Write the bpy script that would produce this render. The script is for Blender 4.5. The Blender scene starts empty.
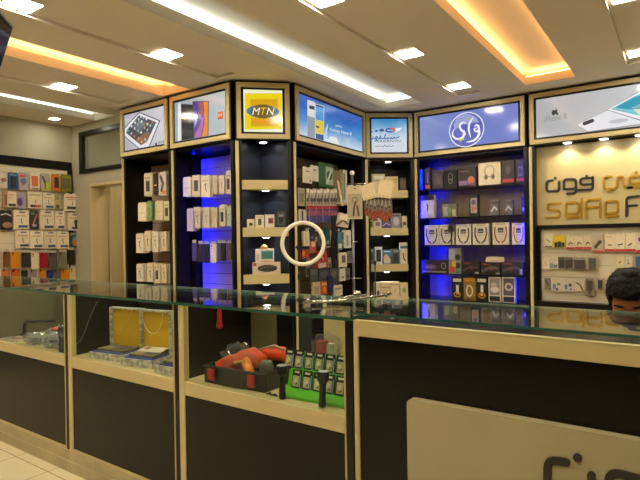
import bpy, bmesh, math, random
from mathutils import Vector, Matrix, noise
random.seed(7)
C = bpy.context.scene.collection
SC = bpy.context.scene
PI = math.pi

# ------------------------------------------------------------------ the camera of the photograph (640x480)
FL, CX, CY, HC = 519.0, 320.0, 240.0, 1.28
ax = Vector((740, -9, -519)).normalized()
by = Vector((364, -8, 519)); by = (by - ax * by.dot(ax)).normalized()
cz = ax.cross(by)
if cz.y > 0: cz = -cz
def ray(x, y):
    d = Vector((x - CX, y - CY, FL))
    return Vector((ax.dot(d), by.dot(d), cz.dot(d)))
def onz(x, y, z):
    d = ray(x, y); t = (z - HC) / d.z
    return d.x * t, d.y * t
class Fr:
    """A vertical plane to build on: u runs along it, v goes into it, z is up."""
    def __init__(s, x0, y0, x1, y1):
        s.o = Vector((x0, y0)); s.w = math.hypot(x1 - x0, y1 - y0)
        s.a = math.atan2(y1 - y0, x1 - x0)
        s.u = Vector((math.cos(s.a), math.sin(s.a))); s.n = Vector((-s.u.y, s.u.x))
    def px(s, x, y, v=0.0):
        d = ray(x, y); p = s.o + s.n * v
        t = p.dot(s.n) / (d.x * s.n.x + d.y * s.n.y)
        q = Vector((d.x * t, d.y * t)) - s.o
        return q.dot(s.u), HC + d.z * t
    def at(s, u, v, z):
        p = s.o + s.u * u + s.n * v
        return Vector((p.x, p.y, z))

# ------------------------------------------------------------------ materials (all procedural)
_mats = {}
def lin(c):
    if isinstance(c, str):
        c = tuple(int(c[i:i + 2], 16) / 255 for i in (0, 2, 4))
    return tuple(x / 12.92 if x <= .04045 else ((x + .055) / 1.055) ** 2.4 for x in c)
def mat(name, col, rough=.5, metal=0.0, var=.08, scale=12.0, bump=0.0, coat=0.0, stretch=None, spec=.5):
    if name in _mats: return _mats[name]
    m = bpy.data.materials.new(name); m.use_nodes = True
    nt = m.node_tree; p = nt.nodes['Principled BSDF']
    c = lin(col)
    tc = nt.nodes.new('ShaderNodeTexCoord'); mp = nt.nodes.new('ShaderNodeMapping')
    nz = nt.nodes.new('ShaderNodeTexNoise'); cr = nt.nodes.new('ShaderNodeValToRGB')
    nt.links.new(tc.outputs['Object'], mp.inputs[0]); nt.links.new(mp.outputs[0], nz.inputs[0])
    if stretch: mp.inputs['Scale'].default_value = stretch
    nz.inputs['Scale'].default_value = scale; nz.inputs['Detail'].default_value = 4
    cr.color_ramp.elements[0].position = .3; cr.color_ramp.elements[1].position = .7
    cr.color_ramp.elements[0].color = tuple(x * (1 - var) for x in c) + (1,)
    cr.color_ramp.elements[1].color = tuple(min(1, x * (1 + var)) for x in c) + (1,)
    nt.links.new(nz.outputs[0], cr.inputs[0]); nt.links.new(cr.outputs[0], p.inputs['Base Color'])
    p.inputs['Roughness'].default_value = rough; p.inputs['Metallic'].default_value = metal
    p.inputs['Specular IOR Level'].default_value = spec
    p.inputs['Coat Weight'].default_value = coat; p.inputs['Coat Roughness'].default_value = .06
    if bump:
        b = nt.nodes.new('ShaderNodeBump'); b.inputs['Strength'].default_value = bump; b.inputs['Distance'].default_value = .01
        nt.links.new(nz.outputs[0], b.inputs['Height']); nt.links.new(b.outputs[0], p.inputs['Normal'])
    _mats[name] = m
    return m
def pm(hexc, rough=.45):
    """printed card or plastic of one colour"""
    return mat('print_' + hexc + ('' if rough == .45 else '_%d' % int(rough * 100)), hexc, rough, var=.06, scale=40)
def emit(name, col, s, spec=False, grad=None):
    """lit surface; grad = (axis, lo, hi, [(pos, hex)...]) in object space"""
    if name in _mats: return _mats[name]
    m = bpy.data.materials.new(name); m.use_nodes = True
    nt = m.node_tree; p = nt.nodes['Principled BSDF']
    p.inputs['Base Color'].default_value = (.01, .01, .01, 1)
    p.inputs['Roughness'].default_value = .12 if spec else .5
    p.inputs['Specular IOR Level'].default_value = .4 if spec else .1
    p.inputs['Emission Strength'].default_value = s
    p.inputs['Emission Color'].default_value = lin(col) + (1,)
    if grad:
        a, lo, hi, st = grad
        tc = nt.nodes.new('ShaderNodeTexCoord'); sx = nt.nodes.new('ShaderNodeSeparateXYZ')
        mr = nt.nodes.new('ShaderNodeMapRange'); cr = nt.nodes.new('ShaderNodeValToRGB')
        nz = nt.nodes.new('ShaderNodeTexNoise'); nz.inputs['Scale'].default_value = 5
        mx = nt.nodes.new('ShaderNodeMath'); mx.operation = 'MULTIPLY_ADD'; mx.inputs[1].default_value = .35 * (hi - lo)
        nt.links.new(tc.outputs['Object'], sx.inputs[0]); nt.links.new(tc.outputs['Object'], nz.inputs[0])
        nt.links.new(nz.outputs[0], mx.inputs[0]); nt.links.new(sx.outputs[a], mx.inputs[2])
        nt.links.new(mx.outputs[0], mr.inputs[0])
        off = .175 * (hi - lo)
        mr.inputs[1].default_value = lo + off; mr.inputs[2].default_value = hi + off
        el = cr.color_ramp.elements
        for i, (ps, h) in enumerate(st):
            e = el[i] if i < 2 else el.new(ps)
            e.position = ps; e.color = lin(h) + (1,)
        nt.links.new(mr.outputs[0], cr.inputs[0]); nt.links.new(cr.outputs[0], p.inputs['Emission Color'])
    _mats[name] = m
    return m
def glass(name, tint=(.93, .97, .94), ior=1.5, rough=.0, film=0.0, filmcol='ffffff'):
    m = bpy.data.materials.new(name); m.use_nodes = True
    nt = m.node_tree; nt.nodes.clear()
    o = nt.nodes.new('ShaderNodeOutputMaterial'); mx = nt.nodes.new('ShaderNodeMixShader')
    fr = nt.nodes.new('ShaderNodeFresnel'); ge = nt.nodes.new('ShaderNodeNewGeometry'); ir = nt.nodes.new('ShaderNodeMapRange')
    ir.inputs[3].default_value = ior; ir.inputs[4].default_value = 1 / ior
    nt.links.new(ge.outputs['Backfacing'], ir.inputs[0]); nt.links.new(ir.outputs[0], fr.inputs[0])
    t = nt.nodes.new('ShaderNodeBsdfTransparent'); t.inputs[0].default_value = tint + (1,)
    g = nt.nodes.new('ShaderNodeBsdfGlossy'); g.inputs['Roughness'].default_value = rough
    nz = nt.nodes.new('ShaderNodeTexNoise'); nz.inputs['Scale'].default_value = 3
    mr = nt.nodes.new('ShaderNodeMapRange'); mr.inputs[3].default_value = rough; mr.inputs[4].default_value = rough + .015
    nt.links.new(nz.outputs[0], mr.inputs[0]); nt.links.new(mr.outputs[0], g.inputs['Roughness'])
    nt.links.new(fr.outputs[0], mx.inputs[0]); nt.links.new(t.outputs[0], mx.inputs[1]); nt.links.new(g.outputs[0], mx.inputs[2])
    last = mx
    if film:
        d = nt.nodes.new('ShaderNodeBsdfDiffuse'); d.inputs[0].default_value = lin(filmcol) + (1,)
        m2 = nt.nodes.new('ShaderNodeMixShader'); m2.inputs[0].default_value = film
        nt.links.new(mx.outputs[0], m2.inputs[1]); nt.links.new(d.outputs[0], m2.inputs[2]); last = m2
    nt.links.new(last.outputs[0], o.inputs[0])
    _mats[name] = m
    return m

CREAM = mat('cream_laminate', 'cfbc86', .38, var=.05, scale=3, stretch=(1, 1, 8))
CREAMW = mat('cream_wall_paint', 'b5ac92', .75, var=.02, scale=4)
DOORW = mat('door_veneer', 'd2ba86', .45, var=.06, scale=3, stretch=(6, 6, .6))
BLACK = mat('black_laminate', '17120f', .3, var=.15, scale=6, spec=.3)
BLACKG = mat('black_gloss_panel', '120f0b', .2, var=.2, scale=4, spec=.22)
CEIL = mat('ceiling_paint', 'd4c8b6', .85, var=.015, scale=2)
SLAT = mat('slatwall_beige', 'bb9a7c', .5, var=.06, scale=4)
EDGEP = mat('glass_edge_pale', 'a9bca6', .2, var=.08, scale=20)  # pale tone paints the bright line along the rear glass edges
SLATW = mat('slatwall_cream', 'ddd0b2', .5, var=.04, scale=4)
PLINTH = mat('marble_plinth', 'b5a67c', .35, var=.14, scale=6)
CHROME = mat('chrome', 'c9c7c0', .18, 1.0, var=.04)
STEEL = mat('dark_steel', '4a4745', .35, 1.0, var=.05)
PLASTIC = mat('black_plastic', '1a1816', .4, var=.15, scale=20)
GLASS = glass('counter_glass')
PANE = glass('front_pane', (.95, .98, .95), 1.2)
EDGE = mat('glass_edge_green', '2f5a47', .15, var=.1, scale=20)
CLEAR = glass('clear_plastic_bag', (.93, .93, .93), 1.9, .05, .05, 'b8b6b4')
WHITE = pm('efe6d2')

# ------------------------------------------------------------------ mesh builder
class MB:
    def __init__(s): s.v, s.f, s.m, s.mats = [], [], [], []
    def mi(s, m):
        if m not in s.mats: s.mats.append(m)
        return s.mats.index(m)
    def add(s, vs, fs, m):
        b = len(s.v); s.v += [tuple(v) for v in vs]; k = s.mi(m)
        for f in fs: s.f.append([b + i for i in f]); s.m.append(k)
    def box(s, x0, x1, y0, y1, z0, z1, m):
        x0, x1 = min(x0, x1), max(x0, x1); y0, y1 = min(y0, y1), max(y0, y1); z0, z1 = min(z0, z1), max(z0, z1)
        s.add([(x, y, z) for z in (z0, z1) for y in (y0, y1) for x in (x0, x1)],
              [(0, 2, 3, 1), (4, 5, 7, 6), (0, 1, 5, 4), (2, 6, 7, 3), (0, 4, 6, 2), (1, 3, 7, 5)], m)
    def prism(s, pts, v0, v1, m):
        """outline in (u, z) pushed from v0 to v1"""
        a = sum(pts[i][0] * pts[(i + 1) % len(pts)][1] - pts[(i + 1) % len(pts)][0] * pts[i][1] for i in range(len(pts)))
        if a < 0: pts = pts[::-1]
        n = len(pts)
        vs = [(p[0], v0, p[1]) for p in pts] + [(p[0], v1, p[1]) for p in pts]
        fs = [tuple(range(n)), tuple(range(2 * n - 1, n - 1, -1))]
        fs += [(i, i + n, (i + 1) % n + n, (i + 1) % n) for i in range(n)]
        s.add(vs, fs, m)
    def ell(s, cu, c_z, ru, rz, v0, v1, m, n=24):
        s.prism([(cu + ru * math.cos(2 * PI * i / n), c_z + rz * math.sin(2 * PI * i / n)) for i in range(n)], v0, v1, m)
    def ring(s, cu, c_z, ru, rz, w, v0, v1, m, n=32):
        for i in range(n):
            a, b = 2 * PI * i / n, 2 * PI * (i + 1) / n
            q = [(cu + ru * math.cos(a), c_z + rz * math.sin(a)), (cu + ru * math.cos(b), c_z + rz * math.sin(b)),
                 (cu + (ru - w) * math.cos(b), c_z + (rz - w) * math.sin(b)), (cu + (ru - w) * math.cos(a), c_z + (rz - w) * math.sin(a))]
            s.prism(q, v0, v1, m)
    def stroke(s, pts, w, v0, v1, m, w1=None, closed=False):
        """flat lettering stroke of width w (or list of widths)"""
        n = len(pts)
        ws = w if isinstance(w, (list, tuple)) else [w] * n
        seg = range(n if closed else n - 1)
        for i in seg:
            a, b = Vector(pts[i]), Vector(pts[(i + 1) % n])
            d = b - a
            if d.length < 1e-6: continue
            p = Vector((-d.y, d.x)).normalized()
            wa, wb = ws[i] / 2, ws[(i + 1) % n] / 2
            s.prism([tuple(a + p * wa), tuple(b + p * wb), tuple(b - p * wb), tuple(a - p * wa)], v0, v1, m)
        for i in range(n):
            s.ell(pts[i][0], pts[i][1], ws[i] / 2, ws[i] / 2, v0 + (.00003 if v0 < v1 else 0), v1, m, 10)
    def tube(s, path, r, m, seg=8, closed=False):
        P = [Vector(p) for p in path]; n = len(P)
        rs = r if isinstance(r, (list, tuple)) else [r] * n
        b = len(s.v); k = s.mi(m); prev = None
        for i, p in enumerate(P):
            if closed: t = P[(i + 1) % n] - P[i - 1]
            else: t = P[min(i + 1, n - 1)] - P[max(i - 1, 0)]
            t = t.normalized() if t.length > 1e-9 else Vector((0, 0, 1))
            if prev is None:
                ref = Vector((0, 0, 1)) if abs(t.z) < .9 else Vector((1, 0, 0))
                u = t.cross(ref).normalized()
            else:
                u = (prev - t * prev.dot(t)).normalized()
            prev = u; w = t.cross(u)
            for j in range(seg):
                a = 2 * PI * j / seg
                s.v.append(tuple(p + (u * math.cos(a) + w * math.sin(a)) * rs[i]))
        for i in range(n if closed else n - 1):
            c = (i + 1) % n
            for j in range(seg):
                s.f.append([b + i * seg + j, b + i * seg + (j + 1) % seg, b + c * seg + (j + 1) % seg, b + c * seg + j]); s.m.append(k)
        if not closed:
            s.f.append([b + j for j in range(seg)][::-1]); s.m.append(k)
            s.f.append([b + (n - 1) * seg + j for j in range(seg)]); s.m.append(k)
    def lathe(s, prof, c, m, seg=20):
        """profile of (radius, z) about a vertical axis through c"""
        b = len(s.v); k = s.mi(m)
        for r, z in prof:
            for j in range(seg):
                a = 2 * PI * j / seg
                s.v.append((c[0] + r * math.cos(a), c[1] + r * math.sin(a), c[2] + z))
        for i in range(len(prof) - 1):
            for j in range(seg):
                s.f.append([b + i * seg + j, b + i * seg + (j + 1) % seg, b + (i + 1) * seg + (j + 1) % seg, b + (i + 1) * seg + j]); s.m.append(k)
        s.f.append([b + j for j in range(seg)][::-1]); s.m.append(k)
        s.f.append([b + (len(prof) - 1) * seg + j for j in range(seg)]); s.m.append(k)
    def text(s, body, p0, p1, h, v0, v1, m, shear=0.0, flip=False):
        """lettering fitted between p0 and p1 (baseline ends in u,z), height h"""
        cu = bpy.data.curves.new('lettering', 'FONT'); cu.body = body; cu.size = 1; cu.shear = shear
        ob = bpy.data.objects.new('lettering', cu); C.objects.link(ob)
        dg = bpy.context.evaluated_depsgraph_get(); me = ob.evaluated_get(dg).to_mesh()
        vs = [v.co.copy() for v in me.vertices]; fs = [tuple(p.vertices) for p in me.polygons]
        ob.evaluated_get(dg).to_mesh_clear()
        bpy.data.objects.remove(ob); bpy.data.curves.remove(cu)
        if not vs: return
        x0, x1 = min(v.x for v in vs), max(v.x for v in vs); y0, y1 = min(v.y for v in vs), max(v.y for v in vs)
        out = []
        for v in vs:
            t = (v.x - x0) / max(x1 - x0, 1e-6); q = (v.y - y0) / max(y1 - y0, 1e-6)
            out.append((p0[0] + (p1[0] - p0[0]) * t, v0, p0[1] + (p1[1] - p0[1]) * t + h * q))
        s.add(out, fs, m)
    def build(s, name, parent=None, bevel=0.0, smooth=False, loc=None, rz=None, subdiv=0):
        me = bpy.data.meshes.new(name); me.from_pydata(s.v, [], s.f)
        for m in s.mats: me.materials.append(m)
        me.polygons.foreach_set('material_index', s.m)
        bm = bmesh.new(); bm.from_mesh(me)
        bmesh.ops.recalc_face_normals(bm, faces=bm.faces)
        if bevel:
            es = [e for e in bm.edges if len(e.link_faces) == 2 and e.calc_face_angle(0) > .6]
            bmesh.ops.bevel(bm, geom=es, offset=bevel, segments=2, affect='EDGES', clamp_overlap=True)
        bm.to_mesh(me); bm.free()
        if smooth:
            me.polygons.foreach_set('use_smooth', [True] * len(me.polygons))
        o = bpy.data.objects.new(name, me); C.objects.link(o)
        if parent: o.parent = parent
        if loc is not None: o.location = loc
        if rz is not None: o.rotation_euler.z = rz
        return o

def tag(o, label, cat, group=None):
    o['label'] = label; o['category'] = cat
    if group: o['group'] = group
    return o
def empty(name, loc, rz=0.0, label=None, cat=None, group=None):
    o = bpy.data.objects.new(name, None); C.objects.link(o)
    o.empty_display_size = .05
    o.location = loc; o.rotation_euler.z = rz
    if label: tag(o, label, cat, group)
    return o
def struct(o): o['kind'] = 'structure'; return o
def copy_thing(src, loc, rz, label, group=None):
    r = src.copy(); C.objects.link(r); r.location = loc; r.rotation_euler.z = rz
    r['label'] = label
    if group: r['group'] = group
    for ch in src.children:
        c = ch.copy(); C.objects.link(c); c.parent = r
        for g in ch.children:
            d = g.copy(); C.objects.link(d); d.parent = c
    return r

# ------------------------------------------------------------------ the plan of the shop (metres)
ZC = 2.60                      # ceiling
XL, XR, YF, YB = -5.78, 2.3, -2.4, 5.5
A, B, Cc, D, E_, F_, G, H_ = (-4.60, 3.13), (-3.845, 3.13), (-3.05, 3.13), (-2.705, 3.47), (-2.755, 4.76), (-2.335, 5.09), (-1.185, 5.10), (.62, 5.10)
L1, L2, MT, BL, SB, WA, IP = Fr(*A, *B), Fr(*B, *Cc), Fr(*Cc, *D), Fr(*D, *E_), Fr(*E_, *F_), Fr(*F_, *G), Fr(*G, *H_)
YD = 3.27                      # wall with the doorway
LW = Fr(XL, 0.0, XL, 1.0)      # left wall (u = world y, v = -x)
DW = Fr(0, YD, 1, YD)          # doorway wall (u = world x)

# floor
m = bpy.data.materials.new('floor_tile'); m.use_nodes = True
nt = m.node_tree; p = nt.nodes['Principled BSDF']
tc = nt.nodes.new('ShaderNodeTexCoord'); mp = nt.nodes.new('ShaderNodeMapping'); bt = nt.nodes.new('ShaderNodeTexBrick')
nz = nt.nodes.new('ShaderNodeTexNoise'); nz.inputs['Scale'].default_value = 3
mp.inputs['Location'].default_value = (3.284, 0, 0)
bt.offset = 0; bt.inputs['Scale'].default_value = 1; bt.inputs['Brick Width'].default_value = .37; bt.inputs['Row Height'].default_value = .37
bt.inputs['Mortar Size'].default_value = .003; bt.inputs['Color1'].default_value = lin('e6d8ae') + (1,); bt.inputs['Color2'].default_value = lin('e2d3a8') + (1,)
bt.inputs['Mortar'].default_value = lin('9c8a64') + (1,)
nt.links.new(tc.outputs['Object'], mp.inputs[0]); nt.links.new(mp.outputs[0], bt.inputs[0]); nt.links.new(bt.outputs[0], p.inputs['Base Color'])
p.inputs['Roughness'].default_value = .22
b = MB(); b.box(XL - .1, XR + .1, YF - .1, YB + .3, -.1, 0, m); struct(b.build('floor'))

# walls
b = MB(); b.box(XL - .1, XL, YF, YB + .2, 0, ZC, CREAMW); struct(b.build('wall_left'))
b = MB(); b.box(XR, XR + .1, YF, YB + .2, 0, ZC, CREAMW); struct(b.build('wall_right'))
b = MB(); b.box(XL, XR, YB + .02, YB + .12, 0, ZC, CREAMW); struct(b.build('wall_back'))
b = MB(); b.box(XL, XR, YF - .1, YF, 0, ZC, mat('dark_front_wall', '2b2824', .5, var=.1, scale=2)); struct(b.build('wall_front'))  # unseen wall painted dark so the case glass reflects less
# the wall with the doorway and the transom window (opening x -5.375..-4.62, z 0..1.89)
b = MB(); WT = .14
b.box(XL, -5.60, YD, YD + WT, 0, ZC, CREAMW); b.box(-5.60, -5.375, YD, YD + WT, 0, 2.04, CREAMW)
b.box(-5.375, -4.60, YD, YD + WT, 1.89, 2.04, CREAMW); b.box(-5.60, -4.60, YD, YD + WT, 2.51, ZC, CREAMW)
b.box(XL, -4.55, YD + 1.2, YD + 1.3, 0, ZC, CREAMW); b.box(-4.60, -4.55, YD + .24, YD + 1.2, 0, ZC, CREAMW)
struct(b.build('wall_doorway'))
b = MB()   # transom
for q in ((-5.60, -4.605, 2.04, 2.085), (-5.60, -4.605, 2.465, 2.51), (-5.60, -5.53, 2.085, 2.465)):
    b.box(q[0], q[1], YD - .015, YD + .06, q[2], q[3], BLACK)
w = struct(b.build('window_1'))
b = MB(); b.box(-5.53, -4.605, YD + .02, YD + .03, 2.085, 2.465, glass('transom_glass', (.75, .8, .75), 1.5, .02, .35, 'a9a68c')); b.build('pane', w)
b = MB()   # door lining and the open door inside the recess
b.box(-5.40, -5.372, YD - .012, YD + .185, 0, 1.915, DOORW); b.box(-5.372, -4.61, YD - .012, YD + .185, 1.887, 1.915, DOORW)
d = struct(b.build('door_1'))
b = MB(); b.box(-5.372, -5.334, YD + .20, YD + .95, .008, 1.885, DOORW)
for y0 in (YD + .30, YD + .64):
    for q in ((y0, y0 + .21, .25, .85), (y0, y0 + .21, 1.0, 1.75)): b.box(-5.334, -5.328, q[0], q[1], q[2], q[3], DOORW)
leaf = b.build('door_leaf', d)
b = MB(); b.lathe([(.022, 0), (.026, .01), (.018, .03)], (0, 0, 0), CHROME, 14); kb = b.build('door_knob', leaf, loc=(-5.334, YD + .88, .95)); kb.rotation_euler.y = PI / 2

# ceiling: flat slab with rectangular openings; each cove a tray above with light on its ledge
coves = [(-5.27, -4.915, -1.6, YD - .02, 'w'), (-3.90, -3.535, -1.6, 3.09, 'o'), (-2.515, -2.11, -1.6, 4.80, 'w'),
         (-1.135, -.733, -1.6, 4.82, 'o'), (.245, .645, -1.6, 4.82, 'w')]
chans = [(-4.45, -4.24, -1.6, 3.0), (-3.13, -2.92, -1.6, 3.02), (-1.74, -1.53, -1.6, 4.80), (-.352, -.142, -1.6, 4.74)]
b = MB(); L0, L1_ = ZC, ZC + .072
ops = sorted([(c[0], c[1], c[2], c[3]) for c in coves] + chans)
x = XL - .1
for o in ops:
    b.box(x, o[0], YF - .1, YB + .2, L0, L1_, CEIL)
    b.box(o[0], o[1], YF - .1, o[2], L0, L1_, CEIL); b.box(o[0], o[1], o[3], YB + .2, L0, L1_, CEIL)
    x = o[1]
b.box(x, XR + .1, YF - .1, YB + .2, L0, L1_, CEIL)
for o in chans:
    b.box(o[0], o[1], o[2], o[3], ZC + .022, L1_, CEIL)
T0, T1 = L1_, ZC + .128
for c in coves:
    e = .13
    b.box(c[0] - e, c[1] + e, c[2] - e, c[3] + e, T1, T1 + .02, CEIL)
    b.box(c[0] - e - .02, c[0] - e, c[2] - e, c[3] + e, T0, T1 + .02, CEIL); b.box(c[1] + e, c[1] + e + .02, c[2] - e, c[3] + e, T0, T1 + .02, CEIL)
    b.box(c[0] - e, c[1] + e, c[2] - e - .02, c[2] - e, T0, T1 + .02, CEIL); b.box(c[0] - e, c[1] + e, c[3] + e, c[3] + e + .02, T0, T1 + .02, CEIL)
ceil = struct(b.build('ceiling'))
EW = emit('cove_light_white', 'd4ecf4', 22); EO = emit('cove_light_amber', 'ffc078', 27)
for c in coves:
    b = MB(); mm = EW if c[4] == 'w' else EO
    b.box(c[0] - .056, c[0] - .036, c[2], c[3], T0 + .001, T0 + .012, mm)
    if c[4] == 'o': b.box(c[1] + .036, c[1] + .056, c[2], c[3], T0 + .001, T0 + .012, mm)
    b.box(c[0], c[1], c[3] + .036, c[3] + .056, T0 + .001, T0 + .012, mm)
    b.build('led_strip', ceil)

# square downlights in the channels
LAMP = emit('downlight_diffuser', 'fdf5e2', 100)
t0 = empty('ceiling_downlight', (0, 0, 0), 0, 'x', 'ceiling light', 'square downlights in the ceiling')
b = MB()
for q in ((-.09, .09, -.09, -.08), (-.09, .09, .08, .09), (-.09, -.08, -.08, .08), (.08, .09, -.08, .08)):
    b.box(q[0], q[1], q[2], q[3], -.008, -.001, WHITE)
b.build('trim_ring', t0)
b = MB(); b.box(-.08, .08, -.08, .08, -.006, -.001, LAMP); b.build('diffuser', t0)
lamps = [((-5.05, 3.95), 'unseen square ceiling light added in the passage to brighten the open doorway'), ((-.247, 4.53), 'square ceiling light in front of the white phone sign, nearest the wall'),  # passage lamp is added out of view to brighten the door reveal
         ((-.247, 3.40), 'square ceiling light cut by the frame edge, before the white phone sign'),
         ((-1.635, 4.53), 'square ceiling light at the channel end above the blue round-logo sign'),
         ((-1.635, 3.50), 'square ceiling light between the white cove and the amber cove over the aisle'),
         ((-1.635, 2.41), 'square ceiling light at the top picture edge beside the white cove'),
         ((-3.03, 2.44), 'square ceiling light between the amber cove and the white cove near the tablet sign'),
         ((-3.03, 1.44), 'square ceiling light above the hanging black television'),
         ((-4.345, 2.41), 'square ceiling light between the two coves left of the tablet sign'),
         ((-5.50, 2.93), 'small square ceiling light in the corner by the doorway')]
far = [(-1.635, 1.36), (-1.635, .32), (-1.635, -.74), (-.247, 2.35), (-.247, 1.3), (-.247, .2), (-3.03, .4), (-3.03, -.64), (-4.345, 1.36), (-4.345, .3), (-4.345, -.74)]
first = True
for i, ((lx, ly), lab) in enumerate(lamps + [(q, 'square ceiling light nearer the shop entrance, outside the picture') for q in far]):
    z = ZC if lx < -5.0 else ZC + .021
    if first: t0.location = (lx, ly, z); t0['label'] = lab; first = False
    else:
        q = copy_thing(t0, (lx, ly, z), 0, lab)
        if lx < -5.3: q.scale = (.5, .5, 1)

# ------------------------------------------------------------------ wall cabinets with lit signs
DEP = .345
def zpts(pts, ox, oy, s): return [(ox + a / s, oy + b_ / s) for a, b_ in pts]
def cabinet(fr, label, DEP=.345, inside=BLACK, back=BLACK, bz0=.0, sides=True, end_post=False, slat=None):
    t = empty('display_cabinet', fr.at(0, 0, 0), fr.a, label, 'cabinet')
    w = fr.w; b = MB()
    if sides:
        b.box(.004, .016, 0, DEP, 0, 2.10, inside); b.box(w - .016, w - .004, 0, DEP, 0, 2.10, inside)
        b.box(.004, w - .004, DEP, DEP + .012, 0, 2.10, back)
        b.box(.016, w - .016, .02, DEP, 2.085, 2.10, inside)
        b.box(.016, w - .016, .02, DEP, 0.0, .55, BLACK)
    sv = .02 if sides else .012
    if sides: b.build('carcass', t)
    b = MB(); b.box(.018, .058, -.004, sv, 0, 2.10, BLACK); b.build('stile', t)
    b = MB(); b.box(w - .042, w - .010, -.004, sv, 0, 2.10, BLACK); b.build('stile', t)
    b = MB(); b.box(.008, .036, -.014, -.0045, 0, 2.095, CREAM); b.build('post', t, .002)
    if end_post:
        b = MB(); b.box(w - .036, w - .002, -.014, -.0045, 0, 2.095, CREAM); b.build('post', t, .002)
    if slat:
        b = MB(); z = .56
        while z < 2.06:
            z1 = min(z + .10, 2.075)
            b.box(.03, w - .03, DEP - .02, DEP - .005, z, z1 - .006, slat); b.box(.03, w - .03, DEP - .009, DEP - .003, z1 - .006, z1, BLACK); z = z1
        b.build('slat_panel', t)
    return t
def sign(fr, t, panel_mat, dep=.30):
    """the lit sign box above a cabinet; returns (box, px) with px mapping photo pixels on the panel to (u, z)"""
    w = fr.w; b = MB()
    b.box(.012, w - .012, -.016, dep, 2.105, 2.595, BLACK)
    box = b.build('sign_box', t)
    b = MB(); x0, x1, z0, z1, f = .022, w - .022, 2.112, 2.575, .037
    b.box(x0, x1, -.034, -.0165, z0, z0 + f, CREAM); b.box(x0, x1, -.034, -.0165, z1 - f, z1, CREAM)
    b.box(x0, x0 + f, -.034, -.0165, z0 + f, z1 - f, CREAM); b.box(x1 - f, x1, -.034, -.0165, z0 + f, z1 - f, CREAM)
    b.build('sign_frame', box)
    g = f + .020
    b = MB(); b.box(x0 + g + .002, x1 - g - .002, -.024, -.0165, z0 + g, z1 - g, panel_mat); b.build('sign_panel', box)
    return box, (x0 + g + .002, x1 - g - .002, z0 + g, z1 - g)
SV = -.0245
def art(fr, ox, oy, s): return lambda a, b_: fr.px(ox + a / s, oy + b_ / s, SV)
def clip(pts, r):
    """cut an outline to the sign panel"""
    def cut(ps, ins, inter):
        out = []
        for i, p in enumerate(ps):
            q = ps[i - 1]
            if ins(p):
                if not ins(q): out.append(inter(q, p))
                out.append(p)
            elif ins(q): out.append(inter(q, p))
        return out
    def ix(x): return lambda a, b_: (x, a[1] + (b_[1] - a[1]) * (x - a[0]) / (b_[0] - a[0]))
    def iz(z): return lambda a, b_: (a[0] + (b_[0] - a[0]) * (z - a[1]) / (b_[1] - a[1]), z)
    for ins, it in ((lambda p: p[0] >= r[0], ix(r[0])), (lambda p: p[0] <= r[1], ix(r[1])), (lambda p: p[1] >= r[2], iz(r[2])), (lambda p: p[1] <= r[3], iz(r[3]))):
        pts = cut(pts, ins, it)
        if not pts: return []
    return pts
def apple(b, cu, c_z, s, v, m):
    P = [(0, -.62), (-.18, -.68), (-.4, -.95), (-.62, -.85), (-.85, -.4), (-.9, .05), (-.75, .42), (-.45, .55), (-.2, .48), (0, .42), (.2, .5), (.48, .55), (.72, .4),
         (.52, .18), (.48, -.1), (.6, -.35), (.82, -.48), (.66, -.8), (.42, -.96), (.18, -.7)]
    b.prism([(cu + x * s, c_z + z * s) for x, z in P], v - .001, v, m)
    b.prism([(cu + x * s, c_z + z * s) for x, z in [(0, .58), (.05, .85), (.3, 1.08), (.28, .8)]], v - .001, v, m)
EM = {}
def e(h, s=.92): return emit('sign_' + h, h, s, True)

def layer(k): return SV - .0012 * k
# --- tablet sign
t = cabinet(L1, 'narrow black cabinet of hanging white packs under the white tablet sign', slat=SLAT)
cab_L1 = t
sb, r = sign(L1, t, emit('tablet_sign_bg', 'c9c7cf', .82, True, (0, .1, .7, [(0, 'b9b7be'), (1, 'dcd9e2')])))
a = art(L1, 118, 95, 6.85); b = MB()
def pp(pts, k, c, m=None):
    q = clip([a(*p) for p in pts], r)
    if q: b.prism(q, layer(k), layer(k - 1), m or e(c))
pp([(146, 116), (290, 174), (209, 372), (150, 372), (50, 290), (50, 220)], 1, '3c3a3c')
pp([(148, 124), (282, 178), (204, 372), (150, 366), (50, 282), (50, 228)], 2, 'e6e4e8')
pp([(146, 138), (264, 187), (200, 320), (160, 345), (60, 262), (60, 245)], 3, '4a4c52')
pp([(200, 250), (225, 262), (200, 320), (160, 345), (120, 312)], 4, '8a6a4a')
pp([(100, 215), (150, 175), (190, 200), (150, 270)], 4, '686c74')
for i, (x, y, c) in enumerate([(160, 150, 'c8d0d8'), (178, 158, '9fb4c4'), (198, 166, 'e0e0e0'), (240, 186, 'c05a40'), (145, 168, 'b0bcc8'), (165, 182, 'd8d8d0'), (205, 200, 'e8c050'), (225, 210, 'a0b0c0'),
                               (120, 190, 'c0c8d0'), (140, 205, '90a0b0'), (185, 225, 'd0a070'), (205, 240, 'b0b8c0'), (96, 215, 'd8dce0'), (118, 230, 'c4ccd4'), (140, 245, 'a8b0b8'), (163, 258, 'e8e0d0'),
                               (72, 245, '70b0a0'), (95, 265, 'a8d8d0'), (117, 282, 'd87060'), (145, 298, 'e8a060'), (190, 305, 'a0d0e0'), (165, 320, 'f0b868')]):
    q = a(x, y); b.ell(q[0], q[1], .013, .012, layer(5), layer(4), e(c), 8)
q = a(263, 335); apple(b, q[0], q[1], .018, layer(1), e('2a2a2c'))
b.text('iPad', a(276, 337), a(314, 326), .026, layer(2), layer(1), e('4a4a4e'))
b.build('sign_artwork', sb)
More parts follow.
